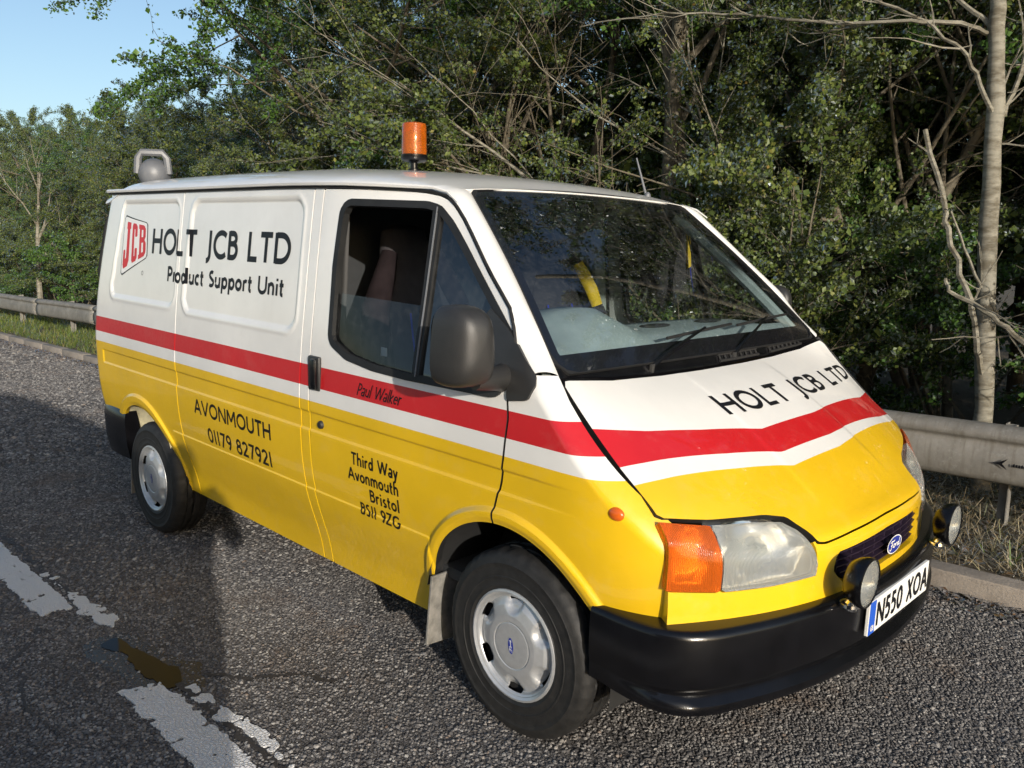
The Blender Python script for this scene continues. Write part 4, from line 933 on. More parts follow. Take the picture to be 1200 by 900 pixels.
# road texture stones: real chippings pressed in the surface near the viewer
FV=np.array([(math.cos(YAW)*math.cos(PITCH)),(math.sin(YAW)*math.cos(PITCH)),math.sin(PITCH)]);CAMP=np.array([1.78457,-2.7824,1.58287])
LINE_Y=(-1.768,-1.648)
PUD=poly_sd([(-1.62,-1.64),(-1.56,-1.60),(-1.42,-1.575),(-1.22,-1.555),(-1.10,-1.60),(-1.11,-1.645),(-1.24,-1.66),(-1.42,-1.67),(-1.62,-1.68)])
def pud(x,y): return PUD(x,y)+.042*(fbm(x*11,y*11,4,23)-.5)*2
def paint_f(x,y):
    n=fbm(x*9,y*9,4,31)-.5;m=fbm(x*26,y*26,3,5)-.5
    def dash(a,b):
        w=.006+.030*n+.035*np.maximum(m,0)
        return np.minimum(np.minimum(x-a,b-x)+.14*n,np.minimum(y-LINE_Y[0],LINE_Y[1]-y)+w*1.4)
    d=np.maximum(dash(-4.6,-2.06),dash(-1.17,1.4))
    # flakes of an older coat beside the line
    fl=np.minimum(.030-np.abs(y+1.585+.02*np.sin(x*2.0)),.9)+.13*(fbm(x*13,y*13,3,77)-.60);fl=np.where((x<-1.75)&(x>-2.6)|(x>-1.05)&(x<-.35),fl,-1)
    d=np.maximum(d,fl);return d-.9*np.maximum(fbm(x*38,y*38,3,15)-.70,0)-.25*np.maximum(m-.2,0)
rng=np.random.default_rng(3)
def chips():
    pts=[]
    for (sp_,dmin,dmax) in ((.0108,0,4.3),(.0150,4.3,7.2),(.026,7.2,13.5),(.045,13.5,26)):
        gx=np.arange(-7.5 if dmax<10 else -11.5 if dmax<15 else -24,3.2,sp_);gy=np.arange(-3.6,1.36,sp_*.87);X,Y=np.meshgrid(gx,gy,indexing='ij');X=X+((np.arange(len(gy))%2)*sp_/2)[None,:]
        X=(X+rng.uniform(-.42,.42,X.shape)*sp_).ravel();Y=(Y+rng.uniform(-.42,.42,Y.shape)*sp_).ravel()
        d=np.stack([X-CAMP[0],Y-CAMP[1],np.full_like(X,-CAMP[2])],1);dep=d@FV;rr=np.array([math.sin(YAW),-math.cos(YAW),0]);u=(d@rr)/np.maximum(dep,.01)
        dist=np.linalg.norm(d,axis=1);k=(dep>.8)&(np.abs(u)<1.05)&(dist>=dmin)&(dist<dmax)&~((np.abs(Y)<.30)&(X<-.1)&(X>-3.5))
        # only what can be seen below the picture's lower border and a margin
        uu=np.cross(rr,FV);vv=(d@uu)/np.maximum(dep,.01);k&=(vv>-.66)
        X,Y=X[k],Y[k]
        bald=fbm(X*1.1,Y*1.1,4,41);p=np.clip((.74-bald)*6,.50,1.0)
        k=(rng.random(len(X))<p)&(pud(X,Y)<-.004)&(paint_f(X,Y)<.002);k&=~((pud(X,Y)>-.10)&(rng.random(len(X))<.45))
        X,Y=X[k],Y[k];s=rng.lognormal(0,.26,len(X))*sp_*.50
        pts.append(np.stack([X,Y,s],1))
    return np.concatenate(pts)
cp=chips()
me=bpy.data.meshes.new('road_chippings');me.from_pydata([(float(a),float(b),.0012) for a,b,_ in cp],[],[])
for nm,dt,data in (('sc','FLOAT_VECTOR',np.stack([cp[:,2]*rng.uniform(.8,1.35,len(cp)),cp[:,2]*rng.uniform(.7,1.1,len(cp)),cp[:,2]*rng.uniform(.42,.75,len(cp))],1)),('ro','FLOAT_VECTOR',np.stack([rng.normal(0,.28,len(cp)),rng.normal(0,.28,len(cp)),rng.uniform(0,6.28,len(cp))],1))):
    at=me.attributes.new(nm,dt,'POINT');at.data.foreach_set('vector',data.astype(np.float32).ravel())
t=NT('chipping');oi=t.n.new('ShaderNodeObjectInfo').outputs['Random'];n=t.noise(260,3,.6,coord='Object')
gcol=t.ramp(oi,[(0,(.062,.058,.058)),(.35,(.120,.113,.109)),(.7,(.185,.174,.165)),(.9,(.27,.255,.24)),(.97,(.36,.345,.32)),(1,(.20,.145,.11))])
wp=t.n.new('ShaderNodeNewGeometry').outputs['Position'];dn=t.noise(2.6,5,.65,vec=wp);gcol=t.mix(t.ramp(dn,[(.54,(0,0,0)),(.72,(.55,.55,.55))]),gcol,(.15,.105,.072))
MAT['chipping']=t.done(t.bsdf(Base_Color=gcol,Roughness=.72,Specular_IOR_Level=.4))
chip_o=link(bpy.data.objects.new('road_chippings',me));tag(chip_o,'dark grey stone chippings pressed into the road surface','chippings',kind='stuff')
ng=bpy.data.node_groups.new('scatter_chippings','GeometryNodeTree');ng.interface.new_socket('Geometry',in_out='INPUT',socket_type='NodeSocketGeometry');ng.interface.new_socket('Geometry',in_out='OUTPUT',socket_type='NodeSocketGeometry')
gi=ng.nodes.new('NodeGroupInput');go=ng.nodes.new('NodeGroupOutput');ico=ng.nodes.new('GeometryNodeMeshIcoSphere');ico.inputs['Subdivisions'].default_value=1;ico.inputs['Radius'].default_value=1.0
jit=ng.nodes.new('GeometryNodeSetPosition');rv=ng.nodes.new('FunctionNodeRandomValue');rv.data_type='FLOAT_VECTOR';rv.inputs[0].default_value=(-.22,-.22,-.22);rv.inputs[1].default_value=(.22,.22,.22)
ip=ng.nodes.new('GeometryNodeInstanceOnPoints');a1=ng.nodes.new('GeometryNodeInputNamedAttribute');a1.data_type='FLOAT_VECTOR';a1.inputs[0].default_value='sc';a2=ng.nodes.new('GeometryNodeInputNamedAttribute');a2.data_type='FLOAT_VECTOR';a2.inputs[0].default_value='ro'
sm=ng.nodes.new('GeometryNodeSetMaterial');sm.inputs['Material'].default_value=MAT['chipping'];e2r=ng.nodes.new('FunctionNodeEulerToRotation')
L_=ng.links.new;L_(ico.outputs[0],jit.inputs['Geometry']);L_(rv.outputs[0],jit.inputs['Offset']);L_(jit.outputs[0],sm.inputs[0]);L_(sm.outputs[0],ip.inputs['Instance']);L_(gi.outputs[0],ip.inputs['Points']);L_(a1.outputs[0],ip.inputs['Scale']);L_(a2.outputs[0],e2r.inputs[0]);L_(e2r.outputs[0],ip.inputs['Rotation']);L_(ip.outputs[0],go.inputs[0])
md=chip_o.modifiers.new('scatter','NODES');md.node_group=ng
def crack(pts,w):
    P=[];r=np.random.default_rng(int(abs(pts[0][0])*100));pts=[np.array(p) for p in pts]
    for a,b in zip(pts,pts[1:]):
        n=max(2,int(np.linalg.norm(b-a)/.03));P+=[a+(b-a)*k/n+r.normal(0,.006,2) for k in range(n)]
    P.append(pts[-1]);Lf,Rt=stroke_quads(P,w,.05);n=len(Lf);ww=r.uniform(.4,1.3,n);V=[]
    for l,q,k in zip(Lf,Rt,ww):
        m=(l+q)/2;V.append((l-m)*k+m)
    for l,q,k in zip(Lf,Rt,ww):
        m=(l+q)/2;V.append((q-m)*k+m)
    o=mesh_obj('crack_seal',[(a[0],a[1],.0045) for a in V],[(i,n+i,n+i+1,i+1) for i in range(n-1)],'tar',road);return o
crack([(-1.98,-1.80),(-1.86,-1.86),(-1.72,-1.98),(-1.66,-2.10),(-1.5,-2.3)],.018);crack([(-1.10,-1.50),(-.95,-1.40),(-.85,-1.25),(-.7,-1.18)],.02);crack([(-4.6,-1.59),(-3.6,-1.585),(-2.6,-1.60),(-1.9,-1.60)],.03);crack([(-1.1,-1.60),(-.6,-1.60),(0,-1.595),(.6,-1.60)],.022);crack([(-1.62,-1.98),(-1.3,-2.05),(-1.05,-2.02)],.012)
# road line, worn, and the puddle in the joint
t=NT('road_paint');n=t.noise(14,6,.7);n2=t.noise(120,4,.7);n3=t.noise(4,4,.6)
MAT['road_paint']=t.done(t.bsdf(Base_Color=t.mix(t.ramp(n2,[(.56,(0,0,0)),(.82,(.5,.5,.5))]),t.mix(n,(.88,.87,.86),(.80,.79,.77)),(.40,.38,.36)),Roughness=.75,Normal=t.bump(t.math('ADD',n2,t.math('MULTIPLY',t.ramp(t.add('ShaderNodeTexVoronoi',{'Vector':t.n.new('ShaderNodeTexCoord').outputs['Object'],'Scale':80.0},feature='DISTANCE_TO_EDGE').outputs[0],[(0,(0,0,0)),(.2,(1,1,1))]),.9)),1.0,.005)))
for a,b in ((-4.75,-1.72),(-1.34,1.5)):
    c=Cutter(lines(a,b,.008),lines(-1.83,-1.50,.008));c.cut(paint_f);pp=patch('road_marking',c,lambda u,v:np.stack([u,v,.0062+.0022*(fbm(u*30,v*30,2,9)-.5)],-1),['road_paint'],road,None,.006);pp['kind']='structure'
t=NT('wet_asphalt');n=t.noise(90,4,.7);MAT['wet_asphalt']=t.done(t.bsdf(Base_Color=t.mix(n,(.010,.009,.009),(.030,.026,.024)),Roughness=.22,Normal=t.bump(n,.7,.004)))
c=Cutter(lines(-2.3,-.8,.02),lines(-1.85,-1.40,.02));c.cut(lambda u,v:pud(u*.96-.06,v)+.07+.03*(fbm(u*9,v*9,3,4)-.5)*2);patch('wet_patch',c,lambda u,v:np.stack([u,v,.002+0*u],-1),['wet_asphalt'],road,None,0)
t=NT('water');MAT['water']=t.done(t.bsdf(Base_Color=(.012,.010,.007),Roughness=.05,IOR=1.33,Specular_IOR_Level=.16,Normal=t.bump(t.noise(7,2),.012,.01)))
c=Cutter(lines(-1.95,-1.0,.02),lines(-1.80,-1.48,.02));c.cut(pud);pdl=patch('puddle',c,lambda u,v:np.stack([u,v,.0042+0*u],-1),['water'],None,None,0);tag(pdl,kind='structure')
# ---------------- kerb
t=NT('kerb_concrete');n=t.noise(8,5,.7);n2=t.noise(60,4,.7);MAT['kerb_concrete']=t.done(t.bsdf(Base_Color=t.mix(t.ramp(n,[(.3,(0,0,0)),(.75,(1,1,1))]),(.20,.175,.15),(.33,.29,.25)),Roughness=.9,Normal=t.bump(n2,.6,.006)))
kerb=tag(empty('kerb',(0,1.42,0)),kind='structure')
bm=bmesh.new();add_box(bm,(-.455,-.062,-.05),(.455,.062,.098),.012)
for v_ in bm.verts: v_.co+=Vector((random.uniform(-.002,.002),random.uniform(-.002,.002),random.uniform(-.003,.002)))
k0=bm_obj('kerb_stone',bm,'kerb_concrete',kerb,True)
for i in range(46):
    o=k0 if i==0 else k0.copy()
    if i: link(o,kerb)
    o.location=(5.2-i*.922+random.uniform(-.003,.003),random.uniform(-.006,.006),random.uniform(-.008,.004));o.rotation_euler=(random.uniform(-.01,.01),0,random.uniform(-.006,.006))
# ---------------- guard rail
t=NT('galvanised');n=t.noise(5,6,.7);n2=t.noise(38,5,.75);tcx=t.n.new('ShaderNodeTexCoord').outputs['Object'];mp=t.add('ShaderNodeMapping',{'Vector':tcx,'Scale':(9,1,1.0)}).outputs[0]
st=t.noise(4,4,.6,vec=mp)
base=t.mix(t.ramp(n,[(.35,(0,0,0)),(.7,(1,1,1))]),(.185,.175,.155),(.30,.285,.255));base=t.mix(t.ramp(st,[(.5,(0,0,0)),(.75,(.65,.65,.65))]),base,(.135,.115,.085));base=t.mix(t.ramp(n2,[(.55,(0,0,0)),(.75,(.7,.7,.7))]),base,(.34,.34,.315));base=t.mix(t.ramp(t.noise(3.3,5,.7),[(.6,(0,0,0)),(.75,(.5,.5,.5))]),base,(.11,.12,.065))
MAT['galvanised']=t.done(t.bsdf(Base_Color=base,Roughness=.68,Metallic=.25,Normal=t.bump(n2,.3,.004)))
rail=empty('guard_rail',(0,2.2,0));tag(rail,'weathered grey steel crash barrier on short posts behind the kerb','guard rail')
sec=[(.17,.605),(.15,.650),(.115,.668),(.06,.668),(.025,.655),(.006,.628),(.004,.604),(.016,.590),(.030,.580),(.030,.566),(.018,.548),(.006,.50),(.004,.44),(.008,.395),(.022,.366),(.05,.352),(.10,.350),(.15,.365)]
def beam(x0,x1):
    v=[];f=[];n=13;m=len(sec);xs_=np.linspace(x0,x1,n)
    for i,x in enumerate(xs_):
        dy=.006*math.sin(x*1.7)+.004*math.sin(x*4.1);dz=.006*math.sin(x*.9+1)
        for yy,z in sec: v.append((x,yy+dy-(.006 if i>n-3 else 0)+.001,z+dz-.012))
    for i in range(n-1):
        for k in range(m-1): f.append((i*m+k,i*m+k+1,(i+1)*m+k+1,(i+1)*m+k))
    o=mesh_obj('rail_beam',v,f,'galvanised',rail,True);mdf=o.modifiers.new('thick','SOLIDIFY');mdf.thickness=.004;return o
px0=.59
for i in range(-1,13): beam(px0-3.0*i+1.45-3.0,px0-3.0*i+1.50)
bm=bmesh.new();add_box(bm,(-.03,.165,-.2),(.03,.171,.672));add_box(bm,(-.03,.171,-.2),(-.024,.225,.672));add_box(bm,(.024,.115,-.2),(.03,.165,.672));add_box(bm,(-.02,.10,.47),(.02,.165,.53));post0=bm_obj('post',bm,'galvanised',rail)
for i in range(-1,13):
    o=post0 if i==-1 else post0.copy()
    if i!=-1: link(o,rail)
    o.location=(px0-3.0*i,0,random.uniform(-.01,.005));o.rotation_euler=(0,random.uniform(-.015,.015),0)
# small stencilled bird mark on the beam
bm=bmesh.new()
def tri(*p): bm.faces.new([bm.verts.new((x,.0,z)) for x,z in p])
tri((0,0),(.05,.012),(.05,-.010));tri((.035,.01),(.075,.032),(.052,.004));tri((.035,-.008),(.075,-.030),(.052,-.002))
for k in range(9): x=.10+k*.013;tri((x,-.008),(x+.009,-.008),(x+.009,.008 if k%3 else .012),(x,.006))
mk=bm_obj('stencil_mark',bm,'vinyl_black',rail);mk.location=(.555,.0015,.468);mk.rotation_euler=(R(0),0,0)
bm=bmesh.new();add_lathe(bm,[(.016,0),(.016,.006),(.010,.010),(.0,.011)],10,Matrix.Rotation(R(90),4,'X'));bolt0=bm_obj('bolt',bm,'galvanised',rail,True)
first=True
for i in range(-1,6):
    for dx in (-.03,.03):
        for z in (.535,.42):
            o=bolt0 if first else bolt0.copy()
            if not first: link(o,rail)
            first=False;o.location=(px0-3.0*i+1.475-3.0+dx,.004,z-.012)
# ---------------- trees
t=NT('bark');n=t.noise(9,6,.7);n2=t.noise(30,5,.7);MAT['bark']=t.done(t.bsdf(Base_Color=t.mix(t.ramp(n,[(.35,(0,0,0)),(.7,(1,1,1))]),(.075,.060,.040),(.19,.165,.115)),Roughness=.9,Normal=t.bump(n2,.7,.012)))
t=NT('bark_pale');tc=t.n.new('ShaderNodeTexCoord').outputs['Object'];mp=t.add('ShaderNodeMapping',{'Vector':tc,'Scale':(1,1,3.5)}).outputs[0];n=t.noise(7,6,.7,vec=mp);n2=t.noise(2.2,4,.6,vec=tc)
MAT['bark_pale']=t.done(t.bsdf(Base_Color=t.mix(t.ramp(n,[(.42,(0,0,0)),(.62,(1,1,1))]),t.mix(n2,(.205,.19,.145),(.31,.29,.235)),(.115,.10,.07)),Roughness=.88,Normal=t.bump(n,.6,.015)))
def leafmat(name,stops):
    t=NT(name);at=t.add('ShaderNodeAttribute',attribute_name='tint').outputs['Fac'];c_=t.ramp(at,stops)
    d=t.add('ShaderNodeBsdfDiffuse',{'Color':c_}).outputs[0];tr=t.add('ShaderNodeBsdfTranslucent',{'Color':t.mix(.45,(.20,.24,.03),(.10,.12,.02))}).outputs[0]
    t.link(c_,t.n[-1].inputs['Color']) if False else None
    m1=t.add('ShaderNodeMixShader',{0:.14,1:d,2:tr}).outputs[0];g=t.add('ShaderNodeBsdfGlossy',{'Color':(.8,.85,.9,1),'Roughness':.42}).outputs[0]
    fr=t.math('MULTIPLY',t.add('ShaderNodeFresnel',{'IOR':1.4}).outputs[0],.7);MAT[name]=t.done(t.add('ShaderNodeMixShader',{0:fr,1:m1,2:g}).outputs[0])
leafmat('leaf_olive',[(0,(.032,.054,.012)),(.4,(.075,.108,.024)),(.75,(.120,.150,.036)),(.93,(.18,.18,.045)),(1,(.20,.14,.04))])
leafmat('leaf_green',[(0,(.024,.058,.010)),(.5,(.058,.122,.022)),(.85,(.100,.175,.034)),(1,(.16,.19,.045))])
class TreeGen:
    def __init__(s,seed): s.r=np.random.default_rng(seed);s.tubes=[];s.tips=[]
    def rot(s,d,ang):
        d=d/np.linalg.norm(d);a=s.r.normal(size=3);a-=a@d*d;a/=np.linalg.norm(a);return d*math.cos(ang)+a*math.sin(ang)
    def branch(s,p,d,L,r,lev,maxlev,gn,wob,spread,kids,leafy):
        n=max(3,int(4+L*1.6));pts=[p.copy()];rad=[r];dd=d.copy();seg=L/n
        for i in range(n):
            dd=dd+s.r.normal(size=3)*wob*(.5+.5*lev)+np.array([0,0,gn[lev]]);dd/=np.linalg.norm(dd);p=p+dd*seg;pts.append(p.copy());rad.append(max(.0022,r*(1-(i+1)/n*.78)))
        s.tubes.append((pts,rad,lev))
        if lev>=maxlev:
            s.tips.append((pts,L));return
        k=kids[lev];t0=.30 if lev==0 else .18
        for j in range(k):
            f=t0+(1-t0)*(j+s.r.random())/k;i=min(int(f*n),n-1);q=pts[i]+(pts[i+1]-pts[i])*(f*n-i);dl=pts[i+1]-pts[i]
            nd=s.rot(dl,spread[lev]*s.r.uniform(.65,1.25));s.branch(q,nd,L*s.r.uniform(.38,.66)*(1.12-f*.45),rad[i]*s.r.uniform(.42,.62),lev+1,maxlev,gn,wob,spread,kids,leafy)
        if lev>=1: s.tips.append((pts[-3:],L*.3))
    def meshes(s,leafn,size,clump,leafless=0.0,zmin=0.0):
        bm=bmesh.new()
        for pts,rad,lev in s.tubes: add_tube(bm,pts,rad,(8,6,4,3)[min(lev,3)],cap=False)
        P=[];per=max(1,leafn//max(1,len(s.tips)))
        for pts,L in s.tips:
            if s.r.random()<leafless: continue
            m=s.r.poisson(per);f=s.r.random(m)*(len(pts)-1);i=np.minimum(f.astype(int),len(pts)-2);A=np.array(pts);q=A[i]+(A[i+1]-A[i])*(f-i)[:,None];P.append(q+s.r.normal(size=(m,3))*clump*np.array([1,1,.7]))
        P=np.concatenate(P);P=P[P[:,2]>zmin];r=s.r
        hole=fbm(P[:,0]*1.7+P[:,2]*1.1+30,P[:,1]*1.7-P[:,2]*.9+30,3,5)+.35*(fbm(P[:,0]*5+P[:,2]*3,P[:,1]*5-P[:,2]*3,2,9)-.5);P=P[hole>.445];m=len(P)
        # leaf: pointed, folded along the mid rib
        up=r.normal(size=(m,3))*.85+np.array([.12,-.10,.42]);up/=np.linalg.norm(up,axis=1,keepdims=True);ax=r.normal(size=(m,3));ax-= (ax*up).sum(1,keepdims=True)*up;ax/=np.linalg.norm(ax,axis=1,keepdims=True);sd=np.cross(up,ax)
        sz=(size*r.lognormal(0,.28,m))[:,None];w=sz*r.uniform(.30,.46,m)[:,None];fold=sz*.12
        v=np.stack([P-ax*sz*.5,P+sd*w+up*fold,P+ax*sz*.5,P-sd*w+up*fold],1).reshape(-1,3);tint=np.repeat(np.clip(r.beta(2,2.2,m)+.25*(fbm(P[:,0]*1.4+50,P[:,2]*1.4+P[:,1],2,3)-.5),0,1),4)
        return bm,v,tint
def foliage_mesh(name,v,tint,mat):
    n=len(v)//4;me=bpy.data.meshes.new(name);me.vertices.add(len(v));me.vertices.foreach_set('co',v.astype(np.float32).ravel())
    tri_=np.array([[0,1,2],[0,2,3]]);idx=(np.arange(n)[:,None,None]*4+tri_[None]).reshape(-1);me.loops.add(len(idx));me.loops.foreach_set('vertex_index',idx.astype(np.int32));k=2*n
    me.polygons.add(k);me.polygons.foreach_set('loop_start',np.arange(0,3*k,3,dtype=np.int32));me.update(calc_edges=True);me.validate()
    at=me.attributes.new('tint','FLOAT','POINT');at.data.foreach_set('value',tint.astype(np.float32));me.materials.append(MAT[mat]);return me
def proto(name,seed,H,mat,bark,leafn,size,clump,stems=1,maxlev=3,kids=(9,6,5),spread=(1.05,.85,.8),gn=(.02,.03,.0,-.02),wob=.11,r0=.10,leafless=.06,zmin=.1,lean=.12):
    g=TreeGen(seed)
    for k in range(stems):
        d=np.array([g.r.normal()*lean,g.r.normal()*lean,1.0]);p=np.array([g.r.normal()*.10*(stems>1),g.r.normal()*.10*(stems>1),-.1]);g.branch(p,d/np.linalg.norm(d),H*g.r.uniform(.85,1.0),r0*g.r.uniform(.7,1.0),0,maxlev,gn,wob,spread,kids,True)
    bm,v,tint=g.meshes(leafn,size,clump,leafless,zmin);bmesh.ops.recalc_face_normals(bm,faces=bm.faces[:]);tm=bpy.data.meshes.new(name+'_trunk');bm.to_mesh(tm);bm.free();tm.materials.append(MAT[bark]);tm.polygons.foreach_set('use_smooth',[True]*len(tm.polygons))
    return tm,foliage_mesh(name+'_crown',v,tint,mat)
PROT=[proto('hawthorn',11,6.2,'leaf_olive','bark',120000,.038,.050,stems=2),
      proto('maple',12,7.4,'leaf_green','bark',120000,.042,.055,stems=1,r0=.12),
      proto('hazel',13,5.4,'leaf_olive','bark',110000,.036,.050,stems=4,r0=.055,kids=(8,5,4)),
      proto('ash',14,7.8,'leaf_green','bark',100000,.040,.052,stems=2,r0=.10,leafless=.15)]
BUSH=[proto('bramble',21,1.7,'leaf_green','bark',44000,.036,.040,stems=7,r0=.018,kids=(6,4),maxlev=2,spread=(.9,.9,.8),gn=(-.01,-.02,0,0),zmin=.0,lean=.45),
      proto('shrub',22,2.3,'leaf_olive','bark',46000,.033,.040,stems=6,r0=.025,kids=(7,5),maxlev=2,spread=(.9,.8,.8),gn=(.0,.0,0,0),zmin=.0,lean=.32)]
def place(pr,name,label,cat,x,y,sc,rz,grp=None):
    tm,cm=pr;z=float(verge_z(np.array([x]),np.array([y]))[0])-.05;e=empty(name,(x,y,z));e.scale=(sc,sc,sc*random.uniform(.94,1.06));e.rotation_euler=(random.uniform(-.05,.05),random.uniform(-.05,.05),rz);tag(e,label,cat,grp)
    link(bpy.data.objects.new('trunk',tm),e);link(bpy.data.objects.new('crown',cm),e);return e
random.seed(5)
KL=[('hawthorn_tree','olive twin stemmed hawthorn'),('maple_tree','stout field maple'),('hazel_tree','many stemmed hazel'),('ash_tree','thin crowned ash')]
TR=[(-.3,6.2,1),(-1.4,8.8,3),(-.9,11.0,1),(.9,6.9,0),(-2.6,10.4,1)]
for i in range(19):   # front row
    x=4.6-i*1.55+random.uniform(-.5,.5);TR.append((x,random.uniform(4.0,5.2),(0,2,1,2,0,3)[i%6]))
for i in range(16):   # second row
    x=5.5-i*2.1+random.uniform(-.7,.7);TR.append((x,random.uniform(6.4,8.2),(1,3,0,1)[i%4]))
for i in range(14):   # third row
    x=5.0-i*2.8+random.uniform(-.8,.8);TR.append((x,random.uniform(9.6,12.5),(1,3,1,0)[i%4]))
PH=[max(max(v.co.z for v in p[0].vertices),float(np.percentile([v.co.z for v in p[1].vertices],99.5))) for p in PROT]
MARKS=[(6,'well ahead of the van'),(2.6,'just ahead of the van\'s nose'),(1.0,'level with the van\'s bumper'),(.2,'level with the van\'s front wheels'),(-.7,'level with the van\'s doors'),(-1.6,'level with the van\'s side lettering'),(-2.7,'level with the van\'s rear wheels'),(-3.7,'level with the van\'s tail'),(-5.0,'a step behind the van\'s tail'),(-6.6,'two strides behind the van\'s tail'),(-8.4,'one van length behind the van'),(-10.5,'over one van length behind the van'),(-13,'two van lengths behind the van'),(-16,'three van lengths behind the van'),(-19.5,'nearly four van lengths behind the van'),(-24,'far behind the van'),(-30,'at the wood\'s far end')]
ORD=['first','second','third','fourth','fifth','sixth','seventh','eighth','ninth','tenth','eleventh','twelfth','thirteenth']
def where(x):
    if x<-37: return 'past the last post, %s'%('far down the road' if x<-60 else 'along the open road' if x<-48 else 'near the barrier end')
    if x<-5.8: return 'opposite the %s post behind the bumper'%ORD[min(12,max(0,int(round((.59-x)/3.0))-1))]
    return min(MARKS,key=lambda m:abs(m[0]-x))[1]
for i in range(22):   # the wood goes on along the road
    TR.append((-27-i*2.6+random.uniform(-.8,.8),random.uniform(4.2,9.5),(0,1,2,3)[i%4]))
for x,y,k in TR:
    sc=random.uniform(.95,1.18)
    if x>-2.5 and y<8.5: sc=random.uniform(.72,.84)
    dd=math.hypot(x-CAMP[0],y-CAMP[1]);az=math.degrees(math.atan2(y-CAMP[1],x-CAMP[0]))
    lim=np.interp(az,[144,148,154,164],[99,1.58+dd*math.tan(R(11.5)),1.58+dd*math.tan(R(8.3)),1.58+dd*math.tan(R(7.2))]);sc=min(sc,lim/PH[k])
    row='at the wood edge' if y<5.8 else 'amid the wood' if y<9 else 'deep in the wood'
    place(PROT[k],KL[k][0],KL[k][1]+' '+row+', '+where(x).replace('over one van length behind','beyond one van length of').replace('nearly four van lengths behind','nearly four lengths behind'),'tree',x,y,sc,random.uniform(0,6.28),KL[k][0].replace('_',' ')+'s in the roadside wood')
for i in range(16):   # taller shrubs closing the gaps between the trunks
    x=3.0-i*1.35+random.uniform(-.4,.4);y=random.uniform(5.4,7.4);place(BUSH[1],'tall_shrub','tall olive shrub between the trunks amid the wood, '+where(x),'bush',x,y,random.uniform(1.5,2.1),random.uniform(0,6.28),'tall shrubs amid the wood')
for i in range(34):
    x=5.0-i*1.02+random.uniform(-.35,.35);k=0 if random.random()<.55 else 1;y=random.uniform(3.1,3.7) if x>-11 else random.uniform(4.1,4.7)
    if -.9<x<1.3: y=random.uniform(4.2,4.6)
    place(BUSH[k],('bramble_bush','olive_shrub')[k],('low green bramble bush behind the barrier, ','twiggy olive shrub behind the barrier, ')[k]+where(x),'bush',x,y,random.uniform(.75,1.12),random.uniform(0,6.28),('bramble bushes behind the barrier','olive shrubs behind the barrier')[k])
# the pale barked tree beside the barrier with bare limbs
bt=empty('pale_tree',(.31,3.0,.05));tag(bt,'slender tree with pale smooth trunk and bare limbs just behind the barrier','tree')
rb=np.random.default_rng(9)
def limb(pts,r0,r1,name,twigs=6,tl=.35):
    P=[Vector((a-.31,b-3.0,c-.05)) for a,b,c in pts];sm_=[]
    for i in range(len(P)-1):
        for k in range(4):
            q=P[i].lerp(P[i+1],k/4);sm_.append(q+Vector(rb.normal(size=3)*.006))
    sm_.append(P[-1]);n=len(sm_);bm=bmesh.new();rad=[(r0+(r1-r0)*i/(n-1))*rb.uniform(.93,1.08) for i in range(n)];add_tube(bm,sm_,rad,10 if r0>.03 else 6)
    for k in range(twigs):
        i=int(rb.uniform(.25,.97)*(n-1));d=(sm_[min(i+1,n-1)]-sm_[max(i-1,0)]).normalized();q=sm_[i];tp=[q];dd=(d+Vector(rb.normal(size=3)*.55)).normalized();L=tl*rb.uniform(.4,1.2)
        for s_ in range(5): dd=(dd+Vector(rb.normal(size=3)*.16)+Vector((0,0,.03))).normalized();q=q+dd*L/5;tp.append(q)
        rr=min(rad[i]*.6,.008);add_tube(bm,tp,[rr*(1-.15*s_) for s_ in range(6)],4,False)
        for _ in range(2):
            j=int(rb.integers(1,5));q=tp[j];dd=(dd+Vector(rb.normal(size=3)*.7)).normalized();add_tube(bm,[q,q+dd*L*.25,q+dd*L*.45+Vector((0,0,.02))],[.004,.003,.002],3,False)
    return bm_obj(name,bm,'bark_pale',bt,True)
limb([(.31,3.0,.0),(.28,3.0,.62),(.22,3.0,1.58),(.19,3.0,2.47),(.16,3.0,2.93),(.12,3.02,3.4),(.05,3.1,4.4),(.1,3.2,5.6)],.060,.034,'trunk',4,.5)
limb([(.19,2.98,2.40),(.10,2.88,2.66),(.04,2.8,2.79),(-.16,2.75,2.97),(-.52,2.7,3.17),(-1.2,2.6,3.35)],.016,.006,'limb',9,.5)
limb([(.16,3.0,2.90),(-.0,2.85,2.95),(-.24,2.7,2.98),(-.66,2.65,3.02),(-1.31,2.6,3.20),(-1.87,2.5,3.29),(-2.6,2.4,3.30)],.015,.005,'limb',14,.6)
limb([(.20,3.05,2.40),(.23,3.1,2.48),(.29,3.15,2.78),(.42,3.2,3.3),(.6,3.3,4.0)],.018,.008,'limb',5,.5)
limb([(.16,3.0,2.80),(.12,3.0,2.95),(-.07,3.0,3.13),(-.3,3.0,3.6),(-.5,3.0,4.2)],.020,.008,'limb',6,.5)
limb([(.27,2.95,.85),(.26,2.8,1.07),(.22,2.75,1.31),(.09,2.75,1.63),(.03,2.75,1.84),(-.12,2.75,2.34)],.020,.016,'limb',3,.3)
limb([(.10,2.62,1.45),(.14,2.6,1.37),(.39,2.6,1.24),(.54,2.6,1.10),(.8,2.6,1.0)],.010,.020,'limb',6,.4)
limb([(.31,3.0,1.2),(.15,2.9,1.55),(.05,2.8,1.85)],.012,.006,'limb',3,.3)
